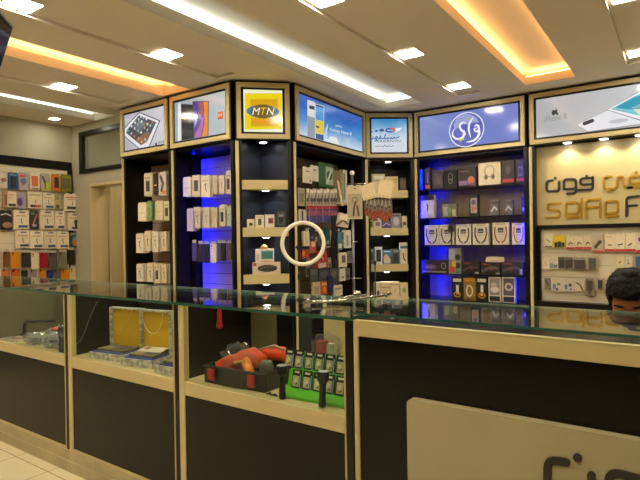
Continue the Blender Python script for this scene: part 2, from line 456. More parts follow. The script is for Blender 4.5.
# --- two phones sign
t = cabinet(L2, 'blue lit cabinet of hanging packs under the two-phone sign with orange badge', slat=mat('slatwall_lilac', 'a3929a', .35, var=.05, scale=4))
cab_L2 = t
sb, r = sign(L2, t, emit('phone_sign_bg', 'b9c6cc', .75, True, (0, .1, .7, [(0, 'a8b4bc'), (1, 'cdd6d6')])))
a = art(L2, 168, 75, 6.0); b = MB()
pp([(60, 172), (78, 166), (82, 402), (58, 406)], 1, 'dfe2e4')
pp([(78, 174), (150, 178), (156, 386), (80, 400)], 1, '2c2a26')
pp([(78, 240), (100, 236), (130, 262), (100, 268), (78, 262)], 2, 'c8b04a')  # yellow gleam painted as a flat patch on the dark box
pp([(148, 158), (245, 156), (243, 372), (154, 384)], 2, '2a2440')
pp([(152, 163), (242, 160), (240, 368), (158, 380)], 3, '6d4a92')
pp([(215, 160), (242, 160), (240, 368), (205, 373), (222, 290)], 4, 'e88a2c')
pp([(160, 380), (200, 374), (215, 300), (220, 230), (195, 300), (172, 345)], 5, 'b06aa8')
pp([(152, 163), (175, 162), (182, 240), (168, 320), (156, 330)], 5, '5a3a86')
pp([(185, 162), (215, 161), (220, 215), (200, 260)], 5, 'a05a62')
pp([(175, 230), (185, 245), (175, 290), (160, 320), (165, 270)], 6, '88a0e0')
pp([(300, 224), (329, 218), (329, 262), (300, 268)], 1, 'e8641e')
b.text('mi', a(304, 252), a(325, 248), .034, layer(2), layer(1), e('ffe8d8'))
b.build('sign_artwork', sb)
# --- yellow MTN sign on the chamfered corner
t = cabinet(MT, 'black corner cabinet of three cream shelves under the yellow MTN sign', sides=False, end_post=False)
cab_MT = t
cu = Vector((-3.042 - MT.o.x, 3.450 - MT.o.y)); apx = (cu.dot(MT.u), cu.dot(MT.n))
b = MB()
for q in ((.016, .014), (MT.w - .016, .014)):
    d = (Vector(apx) - Vector(q)); 
    n_ = Vector((-d.y, d.x)).normalized() * .004
    vs = [(q[0] + n_.x, q[1] + n_.y), (q[0] - n_.x, q[1] - n_.y), (apx[0] - n_.x, apx[1] - n_.y), (apx[0] + n_.x, apx[1] + n_.y)]
    b.add([(x, y, z) for z in (0, 2.10) for x, y in vs], [(0, 1, 2, 3), (4, 5, 6, 7), (0, 1, 5, 4), (1, 2, 6, 5), (2, 3, 7, 6), (3, 0, 4, 7)], mat('navy_laminate', '20222c', .35, var=.1, scale=5))
b.build('back_panel', t)
sb, r = sign(MT, t, emit('mtn_sign_bg', 'e8e8c8', .95, True), dep=.012)
a = art(MT, 232, 72, 6.15); b = MB()
pp([(80, 132), (306, 132), (306, 350), (80, 354)], 1, 'e8cf10')
pp([(112, 168), (280, 166), (284, 334), (118, 336)], 2, 'd9a30e')
q = a(190, 243); w_ = a(290, 243)[0] - q[0]; h_ = a(190, 201)[1] - q[1]
b.ell(q[0], q[1], w_, h_ * .95, layer(3), layer(2), e('3f78a8'))
b.ell(q[0], q[1], w_ * .76, h_ * 1.02, layer(4), layer(3), e('6d5a2a'))
b.text('M', a(124, 264), a(174, 264), h_ * 1.05, layer(5), layer(4), e('f6efc8'), .25)
b.text('T', a(178, 264), a(212, 264), h_ * 1.05, layer(5), layer(4), e('f0d020'), .25)
b.text('N', a(212, 264), a(262, 264), h_ * 1.05, layer(5), layer(4), e('f6efc8'), .25)
for st in ([(270, 290), (262, 308), (240, 306), (236, 292)], [(236, 306), (210, 308), (205, 286)], [(205, 308), (180, 306), (172, 296), (160, 306), (150, 300)], [(148, 306), (132, 304), (128, 288)]):
    b.stroke([a(*q) for q in st], .010, layer(3), layer(2), e('ee8a2e'))
b.build('sign_artwork', sb)
# --- blue phone sign along the side wall
t = cabinet(BL, 'crowded accessory cabinet with brown back under the blue phone sign', .32, slat=mat('slatwall_brown', '6a563c', .6, var=.08, scale=4))
cab_BL = t
sb, r = sign(BL, t, emit('blue_sign_bg', '3a78c8', .8, True, (2, 2.17, 2.52, [(0, 'cfe0ec'), (.35, '5a9ad8'), (.7, '2f6cc4'), (1, '4a70c4')])))
a = art(BL, 294, 84, 6.314); b = MB()
pp([(84, 100), (131, 114), (131, 356), (84, 336)], 1, 'd4d6da')
pp([(84, 200), (131, 214), (131, 356), (84, 336)], 2, '8f98a2')
pp([(95, 134), (127, 142), (127, 164), (95, 156)], 3, '3a3a40')
pp([(133, 122), (190, 138), (189, 364), (132, 350)], 1, 'c8d2dc')
pp([(137, 128), (186, 142), (185, 358), (136, 345)], 2, '4f94d2')
pp([(137, 225), (186, 235), (185, 322), (136, 312)], 3, 'd8c44a')
pp([(136, 312), (185, 322), (185, 358), (136, 345)], 3, '2a4a80')
pp([(138, 262), (150, 268), (160, 272), (148, 278), (136, 272)], 4, '22242c')
pp([(137, 128), (186, 142), (186, 152), (137, 138)], 3, '23304a')
b.text('SAMSUNG', a(262, 268), a(300, 276), .018, layer(1), SV, e('e8eef4'))
b.text('Galaxy Note 8', a(226, 300), a(362, 330), .036, layer(1), SV, e('e4ecf4'))
pp([(200, 372), (230, 330), (270, 340), (290, 400), (240, 386)], 1, 'dfe6dc')
pp([(194, 362), (200, 280), (214, 250), (206, 320), (210, 368)], 1, 'c4d8ec')
b.build('sign_artwork', sb)
# --- white and blue mobile network sign
t = cabinet(SB, 'narrow black cabinet of lit cream shelves under the white SABAFON sign')
cab_SB = t
sb, r = sign(SB, t, emit('white_sign_bg', 'd6e2ee', .82, True, (2, 2.17, 2.52, [(0, 'd8dfe8'), (.45, 'cfe0ee'), (.8, '7ab0dc'), (1, '3f8cc8')])))
a = art(SB, 358, 105, 8.0); b = MB()
for x, y, rr in ((107, 215, 11), (146, 208, 13), (190, 202, 19)):
    q = a(x, y); b.ell(q[0], q[1], abs(a(x + rr, y)[0] - q[0]), abs(a(x, y + rr * .6)[1] - q[1]), layer(1), SV, e('2f4f90'), 14)
q = a(258, 203); k = abs(a(298, 203)[0] - q[0]); kz = abs(a(258, 222)[1] - q[1])
pp([(290, 188), (350, 182), (335, 205), (300, 215)], 1, 'eef2f4')
b.ring(q[0], q[1], k, kz, k * .28, layer(2), layer(1), e('3a4a9a'), 20)
b.stroke([a(262, 186), a(290, 190), a(297, 204), a(280, 216)], .014, layer(3), layer(2), e('d86a4a'))
BLU = e('3a6aa8')
for st in ([(88, 262), (86, 276), (100, 282), (118, 272), (120, 256)], [(130, 268), (148, 272), (156, 258), (144, 252), (140, 266), (150, 284), (136, 290)], [(160, 270), (178, 272), (186, 258), (176, 252), (170, 264)],
           [(190, 270), (208, 268), (220, 236)], [(214, 268), (236, 270), (240, 258)], [(244, 270), (262, 268), (266, 258), (270, 268), (284, 266), (288, 256), (292, 266), (322, 262), (326, 252)]):
    b.stroke([a(*q_) for q_ in st], .011, layer(1), SV, BLU)
for x, y in ((104, 258), (178, 242), (238, 282)):
    q = a(x, y); b.ell(q[0], q[1], .006, .006, layer(1), SV, BLU, 8)
b.text('SABAFON', a(146, 298), a(346, 298), abs(a(0, 280)[1] - a(0, 298)[1]), layer(2), layer(1), e('4a4a62'), .3)
for st in ([(282, 322), (270, 332), (256, 330)], [(250, 320), (244, 332), (226, 332), (222, 324)], [(214, 322), (206, 332), (186, 334)], [(178, 324), (168, 332), (140, 332)]):
    b.stroke([a(*q_) for q_ in st], .006, layer(1), SV, e('5a6478'))
b.build('sign_artwork', sb)
# --- lavender sign with the round logo
WBACK = mat('wallpaper_bronze', 'b8a172', .3, .1, var=.12, scale=3, stretch=(8, 1, .5))
t = cabinet(WA, 'wide blue lit cabinet with dark glass shelves under the round logo sign', back=WBACK)
cab_WA = t
sb, r = sign(WA, t, emit('lavender_sign_bg', '6f82c8', .82, True, (0, .05, 1.1, [(0, '8a9cd2'), (.5, '7080cc'), (1, '7d8ad2')])))
a = art(WA, 440, 100, 9.6); b = MB()
q = a(253, 285); k = abs(a(425, 285)[0] - q[0]); kz = abs(a(253, 117)[1] - q[1])
b.ell(q[0], q[1], k * .97, kz * .97, layer(1), SV, e('5a5fb4'), 36)
b.ring(q[0], q[1], k, kz, k * .055, layer(2), SV, e('e6eaf4'), 40)
pp([(132, 235), (165, 165), (230, 130), (300, 140), (350, 170), (375, 215), (330, 215), (280, 230), (200, 240), (140, 290)], 2, '9aa2d4')
WH = e('eef0f8')
b.stroke([a(*q_) for q_ in [(252, 222), (222, 214), (196, 230), (190, 262), (205, 290), (228, 302), (236, 326), (220, 358), (190, 376), (150, 372), (122, 345), (122, 310), (138, 278)]],
         [.006, .014, .018, .02, .018, .022, .024, .024, .022, .02, .018, .012, .005], layer(3), layer(2), WH)
b.stroke([a(*q_) for q_ in [(322, 168), (298, 196), (280, 232), (276, 276), (284, 322), (296, 360)]], [.005, .016, .02, .02, .016, .005], layer(3), layer(2), WH)
b.stroke([a(*q_) for q_ in [(352, 268), (330, 278), (336, 300), (360, 302), (376, 280), (370, 250), (350, 238), (334, 252)]], [.01, .014, .016, .018, .02, .02, .016, .008], layer(3), layer(2), WH)
b.stroke([a(*q_) for q_ in [(376, 280), (378, 320), (360, 362), (320, 392), (254, 406)]], [.02, .024, .024, .02, .006], layer(3), layer(2), WH)
pp([(180, 380), (210, 372), (244, 380), (214, 388), (188, 414), (196, 392)], 4, 'b8cc3a')
pp([(262, 180), (290, 168), (276, 200)], 4, 'a8b86a')
b.build('sign_artwork', sb)
# --- long white phone sign and the lettered wall below it
t = cabinet(IP, 'long cream wall unit with shop lettering below the white iPhone 8 sign', sides=False)
cab_IP = t
sb, r = sign(IP, t, emit('white_phone_sign_bg', 'c2c2c4', .85, True, (0, 0, 1.7, [(0, 'b4b3b4'), (.5, 'cfcfd0'), (1, 'dcdcdc')])))
a = art(IP, 530, 75, 5.818); b = MB()
q = a(147, 214); apple(b, q[0], q[1], .034, SV, e('3c3c40'))
b.text('iPhone 8', a(84, 277), a(214, 254), .055, layer(1), SV, e('8f8f94'))
pp([(276, 290), (286, 282), (440, 210), (470, 200), (900, 190), (900, 250), (640, 292), (345, 332), (332, 330), (280, 298)], 1, '9a9a9e')
pp([(279, 289), (290, 282), (440, 212), (470, 203), (900, 190), (900, 246), (640, 284), (345, 327), (334, 326), (283, 296)], 2, 'e6e6ea')
q1 = [a(x, y) for x, y in ((318, 283), (362, 266))]; b.stroke(q1, .032, layer(3), layer(2), e('3a3a3e'))
q = a(514, 268); b.ell(q[0], q[1], .075, .018, layer(3), layer(2), e('c4c4ca'), 16)
pp([(446, 204), (640, 92), (760, 30), (1000, 60), (900, 310), (640, 266)], 3, '8a8a90')
pp([(452, 202), (642, 96), (760, 36), (990, 62), (890, 302), (642, 260)], 4, 'f0f0f2')
pp([(470, 200), (600, 128), (760, 60), (930, 80), (850, 270), (640, 238)], 5, '7ac4cc')
pp([(500, 190), (600, 135), (700, 100), (740, 160), (640, 200), (560, 200)], 6, '2f9ab4')
pp([(590, 190), (640, 170), (760, 190), (700, 240), (640, 236)], 6, 'd8dccc')
b.build('sign_artwork', sb)

# lettered panel, frame and slat wall below
w = IP.w
def ip(x, y, v=0): return IP.px(x, y, v)
b = MB(); b.box(.055, w - .02, .09, .11, 1.363, 2.095, mat('cream_letter_panel', 'c9b680', .4, var=.02, scale=3)); pan = b.build('letter_panel', cab_IP)
b = MB(); b.box(.055, w, .05, .11, 1.33, 1.363, BLACK); b.box(.055, .085, .05, .11, .66, 1.33, BLACK); b.box(.055, w, -.012, .11, .625, .66, BLACK); b.build('display_frame', cab_IP)
b = MB(); z = .66
while z < 1.32:
    z1 = min(z + .112, 1.33); b.box(.085, w, .092, .106, z, z1 - .005, SLATW); b.box(.085, w, .10, .106, z1 - .005, z1, SLAT); z = z1
b.build('slat_panel', cab_IP)
b = MB(); b.box(.04, w, .11, .13, 0, 2.10, BLACK); b.box(.04, .055, 0, .11, 0, 2.10, BLACK); b.box(.06, w, -.006, .11, 0, .625, BLACK); b.build('base_panel', cab_IP)
GOLD = mat('brushed_gold', 'c49a2e', .32, .75, var=.08, scale=30); DARKL = mat('dark_lettering', '2b2622', .35, var=.1, scale=20)
def rounded(pts, rad):
    """soften the corners of a polyline"""
    out = [pts[0]]
    for i in range(1, len(pts) - 1):
        p0, p1, p2 = Vector(pts[i - 1]), Vector(pts[i]), Vector(pts[i + 1])
        r_ = min(rad, (p0 - p1).length / 2, (p2 - p1).length / 2)
        q0 = p1 + (p0 - p1).normalized() * r_; q2 = p1 + (p2 - p1).normalized() * r_
        for k in (0, .25, .5, .75, 1): out.append(tuple(q0 * (1 - k) ** 2 + p1 * 2 * k * (1 - k) + q2 * k * k))
    out.append(pts[-1]); return out
LET = {  # letter strokes in crop pixels: strokes, dots
 'nun': ([[(104, 124), (70, 128), (70, 192), (147, 190), (147, 134)]], [(123, 110)]),
 'waw': ([[(176, 178), (176, 118), (250, 116), (250, 176), (176, 178)], [(250, 170), (250, 203), (196, 206)]], []),
 'fa': ([[(352, 108), (276, 113), (276, 152), (352, 148)], [(352, 104), (353, 180), (256, 184)]], [(315, 97)]),
 'ya': ([[(462, 100), (420, 104), (420, 180), (500, 174), (500, 104), (538, 100), (540, 168), (600, 166)]], [(448, 190), (470, 187)]),
 'fa2': ([[(660, 96), (574, 102), (574, 146), (660, 140)], [(660, 90), (662, 160), (560, 168)]], [(616, 74)]),
 'alef': ([[(700, 60), (702, 160), (640, 164)]], []),
 'sad': ([[(800, 90), (740, 96), (740, 150), (820, 146), (820, 100), (760, 100)]], []),
 's': ([[(156, 264), (74, 268), (74, 306), (152, 306), (152, 350), (66, 354)]], []),
 'o1': ([[(268, 346), (188, 352), (188, 262), (266, 258), (266, 326), (204, 330)]], []),
 'l': ([[(285, 236), (285, 350)]], []),
 'f': ([[(312, 352), (312, 246), (384, 240)], [(312, 292), (374, 287)]], []),
 'i': ([[(398, 350), (398, 262)]], [(398, 240)]),
 'o2': ([[(508, 340), (426, 346), (426, 254), (506, 248), (506, 322), (442, 326)]], []),
 'F': ([[(558, 340), (558, 228), (632, 220)], [(558, 282), (620, 276)]], []),
 'O': ([[(650, 332), (650, 236), (734, 228), (734, 322), (650, 332)]], []),
 'N': ([[(762, 326), (762, 226), (838, 218), (838, 316)]], [])}
def letters(b, keys, m, mp, w_, v0, v1):
    for k in keys:
        for st in LET[k][0]:
            b.stroke(rounded([mp(*q) for q in st], .028), w_, v0, v1, m)
        for q in LET[k][1]:
            c = mp(*q); b.ell(c[0], c[1], w_ * .55, w_ * .55, v0, v1, m, 12)
lm = lambda x, y: ip(535 + x / 6.095, 160 + y / 6.095, .082)
for keys, m in ((['nun', 'waw', 'fa'], DARKL), (['ya', 'fa2', 'alef', 'sad'], GOLD), (['s', 'o1', 'l', 'f', 'i', 'o2'], GOLD), (['F', 'O', 'N'], DARKL)):
    b = MB(); letters(b, keys, m, lm, .0205, .078, .0895); o = b.build('raised_lettering', pan)
    o['label'] = {0: 'black raised script letters', 2: 'gold raised latin letters', 1: 'gold raised script letters', 3: 'black raised latin letters'}[[['nun', 'waw', 'fa'], ['ya', 'fa2', 'alef', 'sad'], ['s', 'o1', 'l', 'f', 'i', 'o2'], ['F', 'O', 'N']].index(keys)]

# small round spot lamps in the cabinets, with a real lamp behind each lens
SPOT = emit('spot_lens', 'eef2ff', 14)
def spot(t, u, v, z, power=2.2, col=(.86, .92, 1.0), r=.03):
    b = MB(); b.lathe([(r + .008, 0), (r + .008, -.006), (r, -.008)], (u, v, z), WHITE, 16); o = b.build('spot_lamp', t)
    b = MB(); b.lathe([(r, -.0082), (r * .8, -.011)], (u, v, z), SPOT, 16); b.build('lens', o)
    l = bpy.data.lights.new('spot_lamp_light', 'SPOT'); l.energy = power * 4; l.color = col; l.spot_size = 2.3; l.spot_blend = .6; l.shadow_soft_size = .02
    lo = bpy.data.objects.new('spot_lamp_light', l); C.objects.link(lo); lo.parent = t; lo.location = (u, v, z - .016)
def shelf(t, fr, x0, y0, x1, y1, v=.006, th=None, deep=.30, tri=None, lamp=True, power=2.2):
    """cream shelf whose front face spans the given photo pixels"""
    u0, zt = fr.px(x0, y0, v); u1, _ = fr.px(x1, y0, v); zb = fr.px((x0 + x1) / 2, y1, v)[1]; zt = fr.px((x0 + x1) / 2, y0, v)[1]
    b = MB()
    if tri:
        s0, s1 = max(u0, .026), min(u1, fr.w - .026)
        b.add([(x, y, z) for z in (zb, zt) for x, y in ((s0, v), (s1, v), (s1 - .055, .05), (tri[0] + .02, tri[1] - .03), (tri[0] - .02, tri[1] - .03), (s0 + .055, .05))],
              [(0, 1, 2, 3, 4, 5), (6, 7, 8, 9, 10, 11)] + [(i, (i + 1) % 6, (i + 1) % 6 + 6, i + 6) for i in range(6)], CREAM)
    else:
        b.box(u0, u1, v, deep, zb, zt, CREAM)
    b.build('shelf', t, .002)
    if lamp: spot(t, (u0 + u1) / 2, .05 if tri else .08, zb - .0005, power)
    return zt
MZ = [shelf(cab_MT, MT, 241, 180, 290, 189.3, tri=apx, power=.8), shelf(cab_MT, MT, 241.5, 227.4, 290.5, 236.6, tri=apx, power=.8), shelf(cab_MT, MT, 242, 274.4, 291, 283.8, tri=apx, power=.8)]
spot(cab_MT, MT.w / 2, .05, 2.10, .8)
SZ = [shelf(cab_SB, SB, 366.5, 190.5, 408, 197.7, v=.03, power=1), shelf(cab_SB, SB, 366.5, 228, 408.3, 235.4, v=.03, power=1), shelf(cab_SB, SB, 366.5, 264.3, 408.5, 271.5, v=.03, power=1), shelf(cab_SB, SB, 366.5, 297.5, 409, 305, v=.03, power=1)]
spot(cab_SB, SB.w / 2, .07, 2.086, 1)
for x in (567.5, 604, 640, 676): spot(cab_IP, ip(x, 144, .015)[0], .015, 2.105, 1.2, (1, .93, .74), .034)

# blue light strips and the dark glass shelves
BLUE2 = emit('blue_led_bright', '000cff', 62); BLUE = emit('blue_led', '0516ff', 6)
def blue_strip(t, u0, u1, v0, v1, z0, z1):
    b = MB(); b.box(u0, u1, v0, v1, z0, z1, BLUE if t is cab_L2 else BLUE2); b.build('blue_led_strip', t)
blue_strip(cab_L2, .022, .046, .0205, .024, .58, 2.06)
blue_strip(cab_WA, .022, .054, .0205, .024, .60, 2.05); blue_strip(cab_WA, WA.w - .040, WA.w - .020, .0205, .024, .60, 2.05)
b = MB(); b.box(.0165, .062, .222, .228, .58, 2.06, BLACK); b.build('strip_blocking_fin', cab_L2)  # added fin that blocks the view of the bright strip behind it
b = MB(); b.box(.0165, .0205, .229, .255, .58, 2.06, BLUE2); b.build('blue_led_strip', cab_L2)
DGL = glass('smoked_shelf_glass', (.35, .36, .36), 1.5, .02)
WZ = []
for x, y in ((470, 186.3), (470, 216.5), (470, 245), (470, 274.6), (470, 301)):
    z = WA.px(x, y, .03)[1]; WZ.append(z)
    b = MB(); b.box(.03, WA.w - .03, .03, DEP - .002, z - .010, z, DGL)
    o = b.build('glass_shelf', cab_WA)
    b = MB(); b.box(.03, WA.w - .03, .027, .0299, z - .011, z + .0005, BLACK); b.build('shelf_edge', o)

# ------------------------------------------------------------------ counters
def post(b, x0, x1, y0, y1, z0, z1, m): b.box(x0, x1, y0, y1, z0, z1, m)
YC, YR = 1.555, 2.02           # front face and rear of the counters
def counter(x0, x1, label, back, interior=BLACK):
    t = empty('display_counter', ((x0 + x1) / 2, YC, 0), 0, label, 'counter', None); o = (x0 + x1) / 2
    a, c = x0 - o, x1 - o; dp = YR - YC
    b = MB()   # cream uprights, rail and deck edge
    b.box(a, a + .036, 0, .03, .115, .985, CREAM); b.box(c - .038, c - .031, 0, .03, .115, .985, CREAM)
    b.box(a + .036, c - .038, 0, .03, .58, .64, CREAM); b.box(a + .036, c - .038, 0.004, .03, .115, .128, CREAM)
    b.build('frame', t, .0015)
    b = MB(); b.box(a + .002, c - .005, .03, dp, .60, .64, CREAM); b.build('deck', t)
    b = MB(); b.box(a + .036, c - .038, .006, .02, .128, .58, BLACKG); b.build('front_panel', t)
    b = MB(); b.box(a, c - .002, .03, dp - .02, 0, .115, PLINTH); b.box(a, c - .002, -.012, .03, 0, .06, PLINTH); b.box(a, c - .002, -.004, .03, .061, .115, PLINTH); b.build('plinth', t)
    b = MB(); b.box(a + .002, a + .014, .0305, dp, .115, .985, interior); b.build('side_panel', t)
    b = MB(); b.box(c - .014, c - .004, .0305, dp, .115, .985, interior); b.build('side_panel', t)
    b = MB(); b.box(c - .0305, c - .002, .003, .0298, .115, .985, BLACK); b.build('black_upright', t)
    b = MB(); b.box(a + .036, c - .0385, .008, .013, .641, .985, PANE); b.build('front_glass', t)
    for q in back:
        b = MB(); b.box(q[0] - o, q[1] - o, dp - .018 - q[4], dp - .010 - q[4], q[2], q[3], q[5]); b.build('rear_panel', t)
    b = MB(); b.box(a + .014, c - .014, dp - .012, dp, .965, .985, interior); b.build('rear_rail', t)
    b = MB(); b.box(a - .002, c - .001, -.018, dp + .05, .987, .999, GLASS); g = b.build('glass_top', t)
    b = MB(); b.box(a - .002, c - .001, -.0195, -.0182, .987, .9995, EDGE)
    if x1 > -1.1: b.box(c - .0009, c + .0003, -.018, dp + .05, .987, .9995, EDGE)
    b.build('polished_edge', g)
    b = MB(); b.box(a - .002, c - .001, dp + .0502, dp + .052, .987, .9995, EDGEP); b.build('rear_edge', g)
    return t
GREYB = mat('grey_film_panel', '6f6a55', .3, var=.05, scale=3); OLIVE = mat('olive_panel', '6b6440', .4, var=.05, scale=4); NAVY = mat('slate_panel', '3a3f42', .35, var=.06, scale=5)
c0 = counter(-4.69, -3.757, 'display counter at the far left, mostly cut by the picture edge', [(-4.67, -3.775, .64, .965, 0, GREYB)], GREYB)
c1 = counter(-3.756, -2.821, 'display counter with the grey-lined glass case of tangled bags', [(-3.74, -2.837, .64, .965, 0, GREYB)], GREYB)
c2 = counter(-2.820, -1.886, 'display counter whose glass case holds the open yellow-lined boxes', [(-2.804, -2.36, .64, .965, 0, BLACK), (-2.37, -1.902, .64, .965, .01, BLACK)])
c3 = counter(-1.885, -.959, 'display counter whose glass case holds the black toolbox and green stand',
             [(-1.868, -1.835, .64, .965, 0, BLACK), (-1.84, -1.672, .64, .965, .012, OLIVE), (-1.68, -1.575, .64, .965, 0, BLACK), (-1.53, -1.455, .64, .965, .012, NAVY), (-1.39, -1.25, .64, .965, 0, CREAM)])
# the solid desk on the right
t = empty('reception_desk', (-.957, YC, 0), 0, 'black fronted desk with the raised cream lettered plate', 'counter')
Wd = 2.3; dp = .40
b = MB(); b.box(0, Wd, 0.004, .03, .933, .988, CREAM); b.box(0, .019, 0.004, .03, .0, .933, CREAM); b.build('frame', t, .0015)
b = MB(); b.box(.019, Wd, .012, .03, .0, .933, BLACKG); b.build('front_panel', t)
b = MB(); b.box(0, Wd, .03, dp, .968, .988, BLACKG); b.box(0.0, .018, .03, dp, 0, .968, BLACK); b.box(Wd - .018, Wd, .03, dp, 0, .968, BLACK); b.build('carcass', t)
b = MB(); b.box(.005, Wd, -.018, .435, 1.012, 1.019, GLASS); g = b.build('glass_top', t)
b = MB(); b.box(.005, Wd, -.0195, -.0182, 1.012, 1.0193, EDGE); b.build('polished_edge', g); b = MB(); b.box(.005, Wd, .4352, .437, 1.012, 1.0193, EDGEP); b.build('rear_edge', g)
b = MB()
for x in (.12, 1.1, 2.1):
    for y in (.08, .36): b.lathe([(.016, 0), (.016, .0235)], (x, y, .9882), CHROME, 12)
b.build('glass_spacer', t)
DK = Fr(-.957, YC, 1.0, YC)
x0, z1 = .215, .752; b = MB()
pl = rounded([(x0, .20), (x0, z1), (1.6, z1)], .018) + [(1.6, .20)]
b.prism(pl, -.022, .0115, mat('plate_cream', 'b4a880', .25, var=.03, scale=4)); plate = b.build('sign_plate', t)
b = MB(); dx = (-.316 + .957) - ip(535 + 70 / 6.095, 160 + 160 / 6.095, .082)[0]; dz = .66 - ip(535 + 100 / 6.095, 160 + 124 / 6.095, .082)[1]
pmp = lambda x, y: (lambda q: (q[0] + dx, q[1] + dz))(ip(535 + x / 6.095, 160 + y / 6.095, .082))
letters(b, ['nun', 'waw', 'fa'], DARKL, pmp, .0205, -.030, -.0215); o = b.build('raised_lettering', plate); o['label'] = 'black raised script letters'

# ------------------------------------------------------------------ products
def P(x): return pm(x)
def item(name, fr, u0, u1, z0, z1, v, th, body, prints, label, cat, group=None, tab=0.0, tilt=0.0, turn=0.0, holes=False):
    """a pack or box standing or hanging in a cabinet; prints in 0..1 of its face"""
    w, h = u1 - u0, z1 - z0; b = MB(); bm_ = P(body)
    if tab:
        b.prism([(-w / 2, 0), (w / 2, 0), (w / 2, h * (1 - tab)), (w * .42, h), (w * .1, h), (w * .07, h - .008), (-w * .07, h - .008), (-w * .1, h), (-w * .42, h), (-w / 2, h * (1 - tab))], 0, th, bm_)
    else:
        b.box(-w / 2, w / 2, 0, th, 0, h, bm_)
    k = 0
    for pr in prints:
        k += 1; d0 = -.0007 * k; X = lambda t_: (t_ - .5) * w; Z = lambda t_: t_ * h
        if pr[0] == 'r': b.box(X(pr[1]), X(pr[3]), d0, d0 + .0006, Z(pr[2]), Z(pr[4]), P(pr[5]))
        elif pr[0] == 'R': b.box(X(pr[1]), X(pr[3]), -pr[6], -.0001, Z(pr[2]), Z(pr[4]), pr[5] if not isinstance(pr[5], str) else P(pr[5]))
        elif pr[0] == 'e': b.ell(X(pr[1]), Z(pr[2]), pr[3] * w, pr[4] * h, d0, d0 + .0006, P(pr[5]), 14)
        elif pr[0] == 'o': b.ring(X(pr[1]), Z(pr[2]), pr[3] * w, pr[4] * h, pr[5] * w, d0, d0 + .0006, P(pr[6]), 16)
        elif pr[0] == 's': b.stroke([(X(p_[0]), Z(p_[1])) for p_ in pr[1]], pr[2] * w, d0, d0 + .0006, P(pr[3]))
        elif pr[0] == 't': b.text(pr[1], (X(pr[2]), Z(pr[3])), (X(pr[4]), Z(pr[3])), pr[5] * h, d0, d0 + .0004, P(pr[6]))
    o = b.build(name, None, 0, False, fr.at((u0 + u1) / 2, v, z0), fr.a + turn)
    if tilt: o.rotation_euler.y = tilt
    return tag(o, label, cat, group)
def pxbox(fr, q, v):
    x0, y0, x1, y1 = q; ym, xm = (y0 + y1) / 2, (x0 + x1) / 2
    return fr.px(x0, ym, v)[0], fr.px(x1, ym, v)[0], fr.px(xm, y1, v)[1], fr.px(xm, y0, v)[1]
_hk = {}
def hang(fr, cab, q, v, th, body, prints, label, cat='accessory pack', group=None, vb=None, name='hanging_pack', hook=True, tab=.12, tip=False):
    u0, u1, z0, z1 = pxbox(fr, q, v)
    if fr is BL and u0 < .03: u1, u0 = max(u1, .062), .03
    o = item(name, fr, u0, u1, z0, z1, v, th, body, prints, label, cat, group, tab)
    if hook and cab:
        h = MB(); um = (u0 + u1) / 2; h.tube([(um, v - .012, z1 + .012), (um, v - .004, z1 + .0035), (um, v + .01, z1 + .003), (um, vb, z1 + .003)] if tip else [(um, v + th + .001, z1 - .006), (um, vb, z1 - .006)], .0022, CHROME, 6)
        h.build('display_hook', cab)
    return o
def stand(fr, q, zs, v, th, body, prints, label, cat='box', group=None, name='product_box', turn=0):
    u0, u1, z0, z1 = pxbox(fr, q, v)
    if fr is WA: u0, u1, z1 = max(u0, .035), min(u1 - .003, fr.w - .045), min(z1, min([z_ for z_ in WZ if z_ > zs + .02] + [2.08]) - .013)
    return item(name, fr, u0, u1, zs + .0008, max(z1, zs + .02), v, th, body, prints, label, cat, group, 0, 0, turn)
ORD = ['first', 'second', 'third', 'fourth', 'fifth', 'sixth', 'seventh', 'eighth', 'ninth', 'tenth', 'eleventh', 'twelfth']

# --- left wall: framed slat board with six rows of packs
t = empty('slatwall_board', (XL, 0, 0), PI / 2, 'cream slat board in a black frame on the wall beside the doorway', 'display board')
b = MB(); b.box(1.0, 3.255, -.03, -.001, 2.092, 2.185, BLACK); b.box(3.205, 3.262, -.03, -.001, .62, 2.092, BLACK); b.box(1.0, 3.205, -.03, -.001, .62, .66, BLACK); b.build('frame', t)
b = MB(); z = .66
while z < 2.08:
    z1 = min(z + .123, 2.092); b.box(1.0, 3.205, -.022, -.002, z, z1 - .006, SLATW); b.box(1.0, 3.205, -.012, -.002, z1 - .006, z1, SLAT); z = z1
b.build('slat_panel', t)
WC = [('r', .08, .80, .9, .93, 'e9dcc0'), ('r', .35, .84, .75, .9, '4a4a7a'), ('r', .15, .66, .8, .72, 'c9a878'), ('s', [(.5, .55), (.48, .42), (.55, .3)], .05, '55504a'), ('r', .3, .08, .9, .2, '3f4a80')]
WC2 = [('r', .12, .74, .85, .80, 'd07858'), ('r', .25, .62, .75, .66, 'b0a088'), ('s', [(.6, .5), (.58, .35)], .05, '55504a'), ('r', .2, .1, .85, .26, '4a4438')]
WCR = [('r', .1, .76, .9, .82, 'a89878'), ('s', [(.55, .5), (.52, .35)], .05, '6a5848'), ('r', .15, .08, .5, .22, '3c3a34'), ('r', .5, .08, .9, .22, 'c86858')]
